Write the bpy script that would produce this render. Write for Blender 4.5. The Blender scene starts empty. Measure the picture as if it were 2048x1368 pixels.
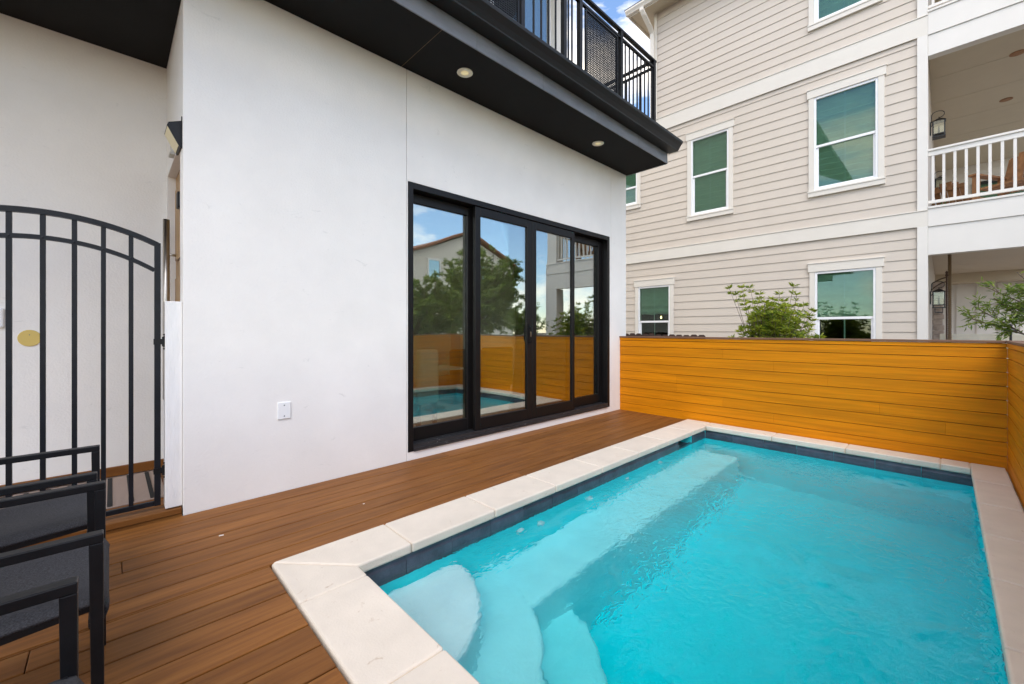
import bpy, bmesh, math, random
from mathutils import Vector, Matrix
R = math.radians
random.seed(7)
scn = bpy.context.scene
COL = scn.collection

# ------------------------------------------------------------------ camera
cam_data = bpy.data.cameras.new('camera')
cam_data.sensor_width = 36.0
cam_data.lens = 36.0 * 834.0 / 2048.0
cam_data.shift_y = -24.0 / 2048.0
cam_data.clip_start = 0.02
cam_data.clip_end = 500.0
cam = bpy.data.objects.new('camera', cam_data)
COL.objects.link(cam)
cam.location = (0.0, 0.0, 1.2)
cam.rotation_euler = (R(90), 0.0, R(46.1114))
scn.camera = cam

# ------------------------------------------------------------------ light
SUN_EL, SUN_AZ = 50.0, 138.0          # azimuth clockwise from +Y
world = bpy.data.worlds.new('World')
scn.world = world
world.use_nodes = True
wn, wl = world.node_tree.nodes, world.node_tree.links
wn.clear()
w_out = wn.new('ShaderNodeOutputWorld')
w_bg = wn.new('ShaderNodeBackground')
w_sky = wn.new('ShaderNodeTexSky')
w_sky.sky_type = 'NISHITA'
w_sky.sun_disc = False
w_sky.sun_elevation = R(SUN_EL)
w_sky.sun_rotation = R(SUN_AZ)
w_sky.air_density = 1.0
w_sky.dust_density = 0.0
w_sky.ozone_density = 3.0
w_bg.inputs['Strength'].default_value = 0.15
w_co = wn.new('ShaderNodeTexCoord')
w_map = wn.new('ShaderNodeMapping')
w_map.inputs['Scale'].default_value = (1.0, 1.0, 2.2)
w_map.inputs['Location'].default_value = (0.0, 0.0, 0.0)
w_noise = wn.new('ShaderNodeTexNoise')
w_noise.inputs['Scale'].default_value = 2.3
w_noise.inputs['Detail'].default_value = 8.0
w_noise.inputs['Roughness'].default_value = 0.58
w_noise.inputs['Distortion'].default_value = 0.25
w_ramp = wn.new('ShaderNodeValToRGB')
w_ramp.color_ramp.elements[0].position = 0.465
w_ramp.color_ramp.elements[1].position = 0.585
w_mix = wn.new('ShaderNodeMix')
w_mix.data_type = 'RGBA'
w_mix.inputs['B'].default_value = (9.2, 8.3, 7.2, 1.0)
wl.new(w_co.outputs['Generated'], w_map.inputs['Vector'])
wl.new(w_map.outputs['Vector'], w_noise.inputs['Vector'])
wl.new(w_noise.outputs['Fac'], w_ramp.inputs['Fac'])
wl.new(w_ramp.outputs['Color'], w_mix.inputs['Factor'])
wl.new(w_sky.outputs['Color'], w_mix.inputs['A'])
wl.new(w_mix.outputs['Result'], w_bg.inputs['Color'])
wl.new(w_bg.outputs['Background'], w_out.inputs['Surface'])

sun_data = bpy.data.lights.new('sun', 'SUN')
sun_data.energy = 1.0
sun_data.angle = R(36)
sun_data.color = (1.0, 0.93, 0.84)
sun = bpy.data.objects.new('sun', sun_data)
COL.objects.link(sun)
_d = Vector((math.sin(R(SUN_AZ)) * math.cos(R(SUN_EL)), math.cos(R(SUN_AZ)) * math.cos(R(SUN_EL)), math.sin(R(SUN_EL))))
sun.rotation_euler = (-_d).to_track_quat('-Z', 'Y').to_euler()
sun.location = (3, -4, 12)

vs = scn.view_settings
vs.view_transform = 'Standard'
vs.look = 'None'
vs.exposure = 1.20
vs.gamma = 1.0
vs.use_curve_mapping = False

scn.render.engine = 'CYCLES'
cy = scn.cycles
cy.use_denoising = True
try:
    cy.denoiser = 'OPENIMAGEDENOISE'
except Exception:
    pass
cy.max_bounces = 14
cy.diffuse_bounces = 5
cy.glossy_bounces = 6
cy.transmission_bounces = 10
cy.transparent_max_bounces = 24
cy.caustics_refractive = True
cy.caustics_reflective = True
cy.blur_glossy = 0.6
cy.sample_clamp_indirect = 8.0

# ------------------------------------------------------------------ materials
def nt(name):
    m = bpy.data.materials.new(name)
    m.use_nodes = True
    n, l = m.node_tree.nodes, m.node_tree.links
    n.clear()
    return m, n, l

def M(name, col, rough=0.6, var=0.10, vs_=3.0, stretch=(1, 1, 1), rand=0.0, bump=0.0, bs=80.0, bstretch=None,
      metal=0.0, spec=0.5, col2=None, spots=None):
    """col: base colour; var: soft tonal variation; rand: per-object variation; bump: fine relief; col2: second tone;
    spots = (colour, scale, threshold, stretch) flecks with a shape of their own"""
    m, n, l = nt(name)
    out = n.new('ShaderNodeOutputMaterial')
    p = n.new('ShaderNodeBsdfPrincipled')
    p.inputs['Roughness'].default_value = rough
    p.inputs['Metallic'].default_value = metal
    p.inputs['Specular IOR Level'].default_value = spec
    geo = n.new('ShaderNodeNewGeometry')
    mp = n.new('ShaderNodeMapping')
    mp.inputs['Scale'].default_value = stretch
    l.new(geo.outputs['Position'], mp.inputs['Vector'])
    no = n.new('ShaderNodeTexNoise')
    no.inputs['Scale'].default_value = vs_
    no.inputs['Detail'].default_value = 6.0
    no.inputs['Roughness'].default_value = 0.6
    l.new(mp.outputs['Vector'], no.inputs['Vector'])
    rp = n.new('ShaderNodeValToRGB')
    c2 = col2 or tuple(c * (1 - var) for c in col)
    rp.color_ramp.elements[0].position = 0.32
    rp.color_ramp.elements[1].position = 0.68
    rp.color_ramp.elements[0].color = (*c2, 1)
    rp.color_ramp.elements[1].color = (*(min(1, c * (1 + var * 0.5)) for c in col), 1)
    l.new(no.outputs['Fac'], rp.inputs['Fac'])
    cur = rp.outputs['Color']
    if rand:
        oi = n.new('ShaderNodeObjectInfo')
        mr = n.new('ShaderNodeMapRange')
        mr.inputs['To Min'].default_value = 1 - rand
        mr.inputs['To Max'].default_value = 1 + rand
        l.new(oi.outputs['Random'], mr.inputs['Value'])
        mx = n.new('ShaderNodeVectorMath')
        mx.operation = 'SCALE'
        l.new(cur, mx.inputs[0])
        l.new(mr.outputs['Result'], mx.inputs['Scale'])
        cur = mx.outputs['Vector']
    if spots:
        sc, ss, th, st = spots
        mp2 = n.new('ShaderNodeMapping')
        mp2.inputs['Scale'].default_value = st
        l.new(geo.outputs['Position'], mp2.inputs['Vector'])
        n2 = n.new('ShaderNodeTexNoise')
        n2.inputs['Scale'].default_value = ss
        n2.inputs['Detail'].default_value = 5.0
        n2.inputs['Roughness'].default_value = 0.65
        n2.inputs['Distortion'].default_value = 0.8
        l.new(mp2.outputs['Vector'], n2.inputs['Vector'])
        r2 = n.new('ShaderNodeValToRGB')
        r2.color_ramp.elements[0].position = th
        r2.color_ramp.elements[1].position = min(1, th + 0.10)
        l.new(n2.outputs['Fac'], r2.inputs['Fac'])
        mx2 = n.new('ShaderNodeMix')
        mx2.data_type = 'RGBA'
        mx2.inputs['B'].default_value = (*sc, 1)
        l.new(r2.outputs['Color'], mx2.inputs['Factor'])
        l.new(cur, mx2.inputs['A'])
        cur = mx2.outputs['Result']
    l.new(cur, p.inputs['Base Color'])
    if bump:
        bm_ = n.new('ShaderNodeMapping')
        bm_.inputs['Scale'].default_value = bstretch or stretch
        l.new(geo.outputs['Position'], bm_.inputs['Vector'])
        bn = n.new('ShaderNodeTexNoise')
        bn.inputs['Scale'].default_value = bs
        bn.inputs['Detail'].default_value = 4.0
        l.new(bm_.outputs['Vector'], bn.inputs['Vector'])
        b = n.new('ShaderNodeBump')
        b.inputs['Strength'].default_value = bump
        b.inputs['Distance'].default_value = 0.01
        l.new(bn.outputs['Fac'], b.inputs['Height'])
        l.new(b.outputs['Normal'], p.inputs['Normal'])
    l.new(p.outputs['BSDF'], out.inputs['Surface'])
    return m

def glass_mat(name, tint, base, top, rough=0.0):
    """thin pane: tinted see-through mixed with mirror reflection that grows at glancing angles"""
    m, n, l = nt(name)
    out = n.new('ShaderNodeOutputMaterial')
    tr = n.new('ShaderNodeBsdfTransparent')
    tr.inputs['Color'].default_value = (*tint, 1)
    gl = n.new('ShaderNodeBsdfGlossy')
    gl.inputs['Roughness'].default_value = rough
    gl.inputs['Color'].default_value = (0.84, 0.86, 0.83, 1)
    lw = n.new('ShaderNodeLayerWeight')
    lw.inputs['Blend'].default_value = 0.30
    mr = n.new('ShaderNodeMapRange')
    mr.inputs['To Min'].default_value = base
    mr.inputs['To Max'].default_value = top
    l.new(lw.outputs['Fresnel'], mr.inputs['Value'])
    # faint waviness of float glass
    geo = n.new('ShaderNodeNewGeometry')
    no = n.new('ShaderNodeTexNoise')
    no.inputs['Scale'].default_value = 2.2
    no.inputs['Detail'].default_value = 0.0
    l.new(geo.outputs['Position'], no.inputs['Vector'])
    b = n.new('ShaderNodeBump')
    b.inputs['Strength'].default_value = 0.05
    b.inputs['Distance'].default_value = 0.02
    l.new(no.outputs['Fac'], b.inputs['Height'])
    l.new(b.outputs['Normal'], gl.inputs['Normal'])
    mx = n.new('ShaderNodeMixShader')
    l.new(mr.outputs['Result'], mx.inputs['Fac'])
    l.new(tr.outputs['BSDF'], mx.inputs[1])
    l.new(gl.outputs['BSDF'], mx.inputs[2])
    l.new(mx.outputs['Shader'], out.inputs['Surface'])
    return m

def leaf_mat(name, c1, c2, trans=0.35):
    m, n, l = nt(name)
    out = n.new('ShaderNodeOutputMaterial')
    p = n.new('ShaderNodeBsdfPrincipled')
    p.inputs['Roughness'].default_value = 0.45
    geo = n.new('ShaderNodeNewGeometry')
    rp = n.new('ShaderNodeValToRGB')
    rp.color_ramp.elements[0].color = (*c1, 1)
    rp.color_ramp.elements[1].color = (*c2, 1)
    l.new(geo.outputs['Random Per Island'], rp.inputs['Fac'])
    l.new(rp.outputs['Color'], p.inputs['Base Color'])
    t = n.new('ShaderNodeBsdfTranslucent')
    l.new(rp.outputs['Color'], t.inputs['Color'])
    mx = n.new('ShaderNodeMixShader')
    mx.inputs['Fac'].default_value = trans
    l.new(p.outputs['BSDF'], mx.inputs[1])
    l.new(t.outputs['BSDF'], mx.inputs[2])
    l.new(mx.outputs['Shader'], out.inputs['Surface'])
    return m

def deck_mat(name, a, b_, c):
    """brushed composite board: long streaks along the board, per-board tone"""
    m, n, l = nt(name)
    out = n.new('ShaderNodeOutputMaterial')
    p = n.new('ShaderNodeBsdfPrincipled')
    geo = n.new('ShaderNodeNewGeometry')
    oi = n.new('ShaderNodeObjectInfo')
    ad = n.new('ShaderNodeVectorMath')
    ad.operation = 'MULTIPLY_ADD'
    ad.inputs[1].default_value = (1, 1, 1)
    sc = n.new('ShaderNodeVectorMath')
    sc.operation = 'SCALE'
    sc.inputs[0].default_value = (3, 17, 5)
    l.new(oi.outputs['Random'], sc.inputs['Scale'])
    l.new(geo.outputs['Position'], ad.inputs[0])
    l.new(sc.outputs['Vector'], ad.inputs[2])
    mp = n.new('ShaderNodeMapping')
    mp.inputs['Scale'].default_value = (30, 1.9, 8)
    l.new(ad.outputs['Vector'], mp.inputs['Vector'])
    n1 = n.new('ShaderNodeTexNoise')
    n1.inputs['Scale'].default_value = 1.0
    n1.inputs['Detail'].default_value = 7
    n1.inputs['Roughness'].default_value = 0.62
    l.new(mp.outputs['Vector'], n1.inputs['Vector'])
    rp = n.new('ShaderNodeValToRGB')
    e = rp.color_ramp.elements
    e[0].position, e[0].color = 0.28, (*a, 1)
    e[1].position, e[1].color = 0.74, (*c, 1)
    k = rp.color_ramp.elements.new(0.5)
    k.color = (*b_, 1)
    l.new(n1.outputs['Fac'], rp.inputs['Fac'])
    mr = n.new('ShaderNodeMapRange')
    mr.inputs['To Min'].default_value = 0.78
    mr.inputs['To Max'].default_value = 1.18
    l.new(oi.outputs['Random'], mr.inputs['Value'])
    vm = n.new('ShaderNodeVectorMath')
    vm.operation = 'SCALE'
    l.new(rp.outputs['Color'], vm.inputs[0])
    l.new(mr.outputs['Result'], vm.inputs['Scale'])
    # pale scuffs
    n3 = n.new('ShaderNodeTexNoise')
    n3.inputs['Scale'].default_value = 26
    n3.inputs['Detail'].default_value = 6
    n3.inputs['Roughness'].default_value = 0.7
    l.new(geo.outputs['Position'], n3.inputs['Vector'])
    r3 = n.new('ShaderNodeValToRGB')
    r3.color_ramp.elements[0].position = 0.69
    r3.color_ramp.elements[1].position = 0.76
    r3.color_ramp.elements[1].color = (0.5, 0.5, 0.5, 1)
    l.new(n3.outputs['Fac'], r3.inputs['Fac'])
    mx = n.new('ShaderNodeMix')
    mx.data_type = 'RGBA'
    mx.inputs['B'].default_value = (0.42, 0.34, 0.26, 1)
    l.new(r3.outputs['Color'], mx.inputs['Factor'])
    l.new(vm.outputs['Vector'], mx.inputs['A'])
    l.new(mx.outputs['Result'], p.inputs['Base Color'])
    p.inputs['Roughness'].default_value = 0.52
    p.inputs['Specular IOR Level'].default_value = 0.22
    n4 = n.new('ShaderNodeTexNoise')
    n4.inputs['Scale'].default_value = 4.0
    n4.inputs['Detail'].default_value = 5
    l.new(mp.outputs['Vector'], n4.inputs['Vector'])
    bp = n.new('ShaderNodeBump')
    bp.inputs['Strength'].default_value = 0.25
    bp.inputs['Distance'].default_value = 0.003
    l.new(n4.outputs['Fac'], bp.inputs['Height'])
    l.new(bp.outputs['Normal'], p.inputs['Normal'])
    l.new(p.outputs['BSDF'], out.inputs['Surface'])
    return m

def water_mat():
    m, n, l = nt('pool_water')
    out = n.new('ShaderNodeOutputMaterial')
    p = n.new('ShaderNodeBsdfPrincipled')
    p.inputs['Base Color'].default_value = (1, 1, 1, 1)
    p.inputs['Roughness'].default_value = 0.0
    p.inputs['IOR'].default_value = 1.33
    p.inputs['Transmission Weight'].default_value = 1.0
    p.inputs['Specular Tint'].default_value = (0.12, 0.45, 0.55, 1)
    geo = n.new('ShaderNodeNewGeometry')
    mp = n.new('ShaderNodeMapping')
    mp.inputs['Scale'].default_value = (1.0, 0.75, 1)
    mp.inputs['Rotation'].default_value = (0, 0, R(25))
    l.new(geo.outputs['Position'], mp.inputs['Vector'])
    big = n.new('ShaderNodeTexNoise')
    big.inputs['Scale'].default_value = 3.2
    big.inputs['Detail'].default_value = 2
    big.inputs['Distortion'].default_value = 0.6
    l.new(mp.outputs['Vector'], big.inputs['Vector'])
    fine = n.new('ShaderNodeTexNoise')
    fine.inputs['Scale'].default_value = 17.0
    fine.inputs['Detail'].default_value = 2.5
    fine.inputs['Distortion'].default_value = 1.2
    l.new(mp.outputs['Vector'], fine.inputs['Vector'])
    mask = n.new('ShaderNodeTexNoise')
    mask.inputs['Scale'].default_value = 1.1
    mask.inputs['Detail'].default_value = 1
    l.new(geo.outputs['Position'], mask.inputs['Vector'])
    mr = n.new('ShaderNodeMapRange')
    mr.inputs['From Min'].default_value = 0.38
    mr.inputs['From Max'].default_value = 0.62
    mr.inputs['To Min'].default_value = 0.06
    mr.inputs['To Max'].default_value = 1.0
    l.new(mask.outputs['Fac'], mr.inputs['Value'])
    ml = n.new('ShaderNodeMath')
    ml.operation = 'MULTIPLY'
    l.new(fine.outputs['Fac'], ml.inputs[0])
    l.new(mr.outputs['Result'], ml.inputs[1])
    ma = n.new('ShaderNodeMath')
    ma.operation = 'MULTIPLY_ADD'
    ma.inputs[1].default_value = 0.58
    l.new(ml.outputs['Value'], ma.inputs[0])
    l.new(big.outputs['Fac'], ma.inputs[2])
    bp = n.new('ShaderNodeBump')
    bp.inputs['Strength'].default_value = 0.8
    bp.inputs['Distance'].default_value = 0.024
    l.new(ma.outputs['Value'], bp.inputs['Height'])
    l.new(bp.outputs['Normal'], p.inputs['Normal'])
    l.new(p.outputs['BSDF'], out.inputs['Surface'])
    va = n.new('ShaderNodeVolumeAbsorption')
    va.inputs['Color'].default_value = (0.0, 0.955, 0.978, 1)
    va.inputs['Density'].default_value = 0.95
    l.new(va.outputs['Volume'], out.inputs['Volume'])
    return m

def glow_mat():
    m, n, l = nt('lit_lens')
    out = n.new('ShaderNodeOutputMaterial')
    p = n.new('ShaderNodeBsdfPrincipled')
    p.inputs['Base Color'].default_value = (0.72, 0.62, 0.38, 1)
    p.inputs['Emission Color'].default_value = (1.0, 0.82, 0.42, 1)
    p.inputs['Emission Strength'].default_value = 0.16
    l.new(p.outputs['BSDF'], out.inputs['Surface'])
    return m

def rug_mat():
    m, n, l = nt('striped_rug')
    out = n.new('ShaderNodeOutputMaterial')
    p = n.new('ShaderNodeBsdfPrincipled')
    p.inputs['Roughness'].default_value = 0.95
    geo = n.new('ShaderNodeNewGeometry')
    w = n.new('ShaderNodeTexWave')
    w.wave_type = 'BANDS'
    w.bands_direction = 'Y'
    w.inputs['Scale'].default_value = 55
    w.inputs['Distortion'].default_value = 1.2
    l.new(geo.outputs['Position'], w.inputs['Vector'])
    rp = n.new('ShaderNodeValToRGB')
    rp.color_ramp.elements[0].color = (0.30, 0.22, 0.18, 1)
    rp.color_ramp.elements[1].color = (0.46, 0.36, 0.30, 1)
    l.new(w.outputs['Fac'], rp.inputs['Fac'])
    l.new(rp.outputs['Color'], p.inputs['Base Color'])
    b = n.new('ShaderNodeBump')
    b.inputs['Strength'].default_value = 0.6
    b.inputs['Distance'].default_value = 0.004
    l.new(w.outputs['Fac'], b.inputs['Height'])
    l.new(b.outputs['Normal'], p.inputs['Normal'])
    l.new(p.outputs['BSDF'], out.inputs['Surface'])
    return m

def fabric_mat():
    m, n, l = nt('sling_fabric')
    out = n.new('ShaderNodeOutputMaterial')
    p = n.new('ShaderNodeBsdfPrincipled')
    p.inputs['Roughness'].default_value = 0.85
    geo = n.new('ShaderNodeNewGeometry')
    no = n.new('ShaderNodeTexNoise')
    no.inputs['Scale'].default_value = 260
    no.inputs['Detail'].default_value = 2
    l.new(geo.outputs['Position'], no.inputs['Vector'])
    rp = n.new('ShaderNodeValToRGB')
    rp.color_ramp.elements[0].position = 0.35
    rp.color_ramp.elements[1].position = 0.72
    rp.color_ramp.elements[0].color = (0.009, 0.009, 0.011, 1)
    rp.color_ramp.elements[1].color = (0.042, 0.042, 0.049, 1)
    l.new(no.outputs['Fac'], rp.inputs['Fac'])
    l.new(rp.outputs['Color'], p.inputs['Base Color'])
    b = n.new('ShaderNodeBump')
    b.inputs['Strength'].default_value = 0.5
    b.inputs['Distance'].default_value = 0.002
    l.new(no.outputs['Fac'], b.inputs['Height'])
    l.new(b.outputs['Normal'], p.inputs['Normal'])
    l.new(p.outputs['BSDF'], out.inputs['Surface'])
    return m

MT = dict(
    white=M('white_stucco', (0.80, 0.772, 0.735), 0.85, 0.06, 1.3, bump=0.22, bs=70, spots=((0.66, 0.64, 0.61), 6.0, 0.655, (1, 1, 2.2))),
    whitepaint=M('white_paint_rough', (0.78, 0.765, 0.745), 0.6, 0.07, 9, stretch=(3, 3, 0.5), bump=0.35, bs=45, bstretch=(3, 3, 0.4)),
    black=M('black_soffit', (0.0065, 0.0065, 0.007), 0.75, 0.35, 2.0, spec=0.25, bump=0.08, bs=200, spots=((0.16, 0.155, 0.15), 38, 0.80, (1, 1, 1))),
    fascia=M('grey_fascia', (0.17, 0.176, 0.188), 0.42, 0.25, 3.5, stretch=(1, 0.7, 3), bump=0.10, bs=60, spots=((0.28, 0.28, 0.28), 9, 0.74, (1, 3, 0.4))),
    gutter=M('charcoal_gutter', (0.024, 0.0245, 0.026), 0.38, 0.10, 2.0, spec=0.25),
    blackmetal=M('black_metal', (0.008, 0.0085, 0.010), 0.42, 0.25, 14, spec=0.25, bump=0.06, bs=90),
    gatemetal=M('wrought_iron', (0.008, 0.0095, 0.013), 0.45, 0.3, 20, spec=0.25, bump=0.15, bs=120, spots=((0.10, 0.055, 0.035), 24, 0.70, (1, 1, 1))),
    alu=M('dark_bronze_aluminium', (0.007, 0.0062, 0.0062), 0.42, 0.15, 6, spec=0.25),
    track=M('worn_track', (0.025, 0.025, 0.027), 0.5, 0.5, 30, stretch=(1, 0.4, 1), spots=((0.22, 0.22, 0.22), 40, 0.62, (1, 0.5, 1))),
    deck=deck_mat('composite_deck', (0.125, 0.045, 0.011), (0.200, 0.076, 0.017), (0.270, 0.112, 0.027)),
    coping=M('travertine_coping', (0.70, 0.62, 0.52), 0.62, 0.07, 5, rand=0.035, bump=0.16, bs=110,
             spots=((0.50, 0.38, 0.27), 15, 0.635, (1, 1, 1))),
    grout=M('sand_grout', (0.62, 0.50, 0.37), 0.9, 0.15, 20),
    tile=M('slate_tile', (0.055, 0.070, 0.100), 0.32, 0.45, 9, rand=0.22, bump=0.28, bs=45, spots=((0.10, 0.12, 0.15), 14, 0.64, (1, 1, 1))),
    plaster=M('pool_plaster', (0.88, 0.93, 0.95), 0.8, 0.05, 4, bump=0.25, bs=60),
    basin=M('water_tint_plaster', (0.05, 0.88, 0.93), 0.8, 0.05, 4, bump=0.25, bs=60),  # deep water's tint of the light put into the floor and wall colour
    jet=M('white_fitting', (0.85, 0.86, 0.86), 0.4, 0.03, 10),
    darkbox=M('dark_opening', (0.02, 0.024, 0.03), 0.7, 0.1, 10),
    fence=M('ochre_board', (0.63, 0.215, 0.0008), 0.60, 0.22, 3.0, stretch=(0.5, 0.5, 14), rand=0.07, bump=0.10, bs=30, bstretch=(0.6, 0.6, 9), spec=0.18),
    fencecap=M('brown_cap', (0.16, 0.075, 0.038), 0.6, 0.15, 6),
    siding=M('beige_siding', (0.565, 0.505, 0.437), 0.62, 0.03, 2, rand=0.02, bump=0.08, bs=60, bstretch=(0.5, 2, 3)),
    trim=M('cream_trim', (0.680, 0.645, 0.585), 0.55, 0.03, 3, bump=0.06, bs=50),
    vinyl=M('white_vinyl', (0.82, 0.83, 0.85), 0.35, 0.02, 5),
    porchwhite=M('porch_white', (0.70, 0.675, 0.635), 0.55, 0.03, 3),
    porchceil=M('porch_ceiling', (0.54, 0.47, 0.355), 0.6, 0.03, 3),
    shade=M('window_shade', (0.80, 0.80, 0.76), 0.9, 0.12, 2.5, stretch=(1, 1, 3), bump=0.5, bs=7, bstretch=(0.8, 1, 3)),
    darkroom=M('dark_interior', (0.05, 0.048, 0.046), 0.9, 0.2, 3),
    lantern=M('lantern_black', (0.012, 0.013, 0.015), 0.4, 0.2, 20),
    teak=M('teak', (0.33, 0.155, 0.06), 0.6, 0.35, 6, stretch=(4, 4, 1), rand=0.15, bump=0.1, bs=40),
    rope=M('manila_rope', (0.24, 0.17, 0.10), 0.95, 0.3, 60, bump=0.6, bs=90),
    rust=M('rusty_rod', (0.075, 0.040, 0.028), 0.8, 0.4, 20),
    stone=M('pale_stone', (0.46, 0.38, 0.33), 0.9, 0.35, 9, bump=0.5, bs=20),
    roofbrown=M('brown_shingle', (0.26, 0.095, 0.05), 0.9, 0.25, 4, bump=0.4, bs=30),
    roofgrey=M('grey_roofing', (0.10, 0.10, 0.11), 0.8, 0.2, 4),
    ground=M('mulch_ground', (0.13, 0.10, 0.07), 0.95, 0.4, 5, bump=0.6, bs=25),
    bark=M('bark', (0.16, 0.115, 0.08), 0.9, 0.3, 20, bump=0.4, bs=60),
    picket=M('dark_picket', (0.060, 0.032, 0.024), 0.85, 0.3, 10, stretch=(4, 4, 1)),
    wood=M('door_wood', (0.36, 0.215, 0.085), 0.5, 0.25, 5, stretch=(8, 8, 0.7)),
    steel=M('brushed_steel', (0.50, 0.46, 0.40), 0.32, 0.1, 30, metal=1.0),
    yellow=M('yellow_plate', (0.64, 0.47, 0.13), 0.55, 0.05, 8),
    lens=M('lamp_lens', (0.74, 0.66, 0.43), 0.5, 0.04, 12),
    lightrim=M('lamp_rim', (0.80, 0.75, 0.60), 0.5, 0.03, 12),
    plastic=M('white_plastic', (0.80, 0.80, 0.79), 0.4, 0.02, 12),
    screw=M('grey_screw', (0.20, 0.20, 0.20), 0.4, 0.1, 12, metal=0.6),
    roomwall=M('room_wall', (0.84, 0.80, 0.74), 0.85, 0.05, 2),
    roomfloor=M('room_floor', (0.60, 0.49, 0.37), 0.5, 0.2, 4, stretch=(5, 1, 1)),
    cream=M('cream_upholstery', (0.80, 0.76, 0.62), 0.85, 0.06, 8, bump=0.2, bs=120),
    brownup=M('brown_upholstery', (0.20, 0.12, 0.075), 0.85, 0.1, 8),
    curtain=M('curtain_cloth', (0.66, 0.68, 0.62), 0.9, 0.06, 4),
    debris=M('white_debris', (0.78, 0.76, 0.72), 0.8, 0.05, 40),
    leafshrub=leaf_mat('shrub_leaf', (0.085, 0.165, 0.014), (0.460, 0.500, 0.045), 0.5),
    leaftree=leaf_mat('tree_leaf', (0.085, 0.165, 0.026), (0.310, 0.390, 0.070), 0.5),
    leafpot=leaf_mat('pot_leaf', (0.05, 0.11, 0.02), (0.16, 0.25, 0.07)),
    glassdoor=glass_mat('door_glass', (0.86, 0.93, 0.89), 0.36, 0.95),
    glasswin=glass_mat('window_glass', (0.60, 0.735, 0.655), 0.045, 0.72),
    glassup=glass_mat('upper_glass', (0.75, 0.86, 0.84), 0.35, 0.95),
    glassclear=glass_mat('lantern_glass', (0.93, 0.95, 0.92), 0.03, 0.35),
    water=water_mat(), litlens=glow_mat(), rug=rug_mat(), rugblack=M('rug_black', (0.015, 0.014, 0.013), 0.95, 0.2, 40), sling=fabric_mat(),
)

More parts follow.
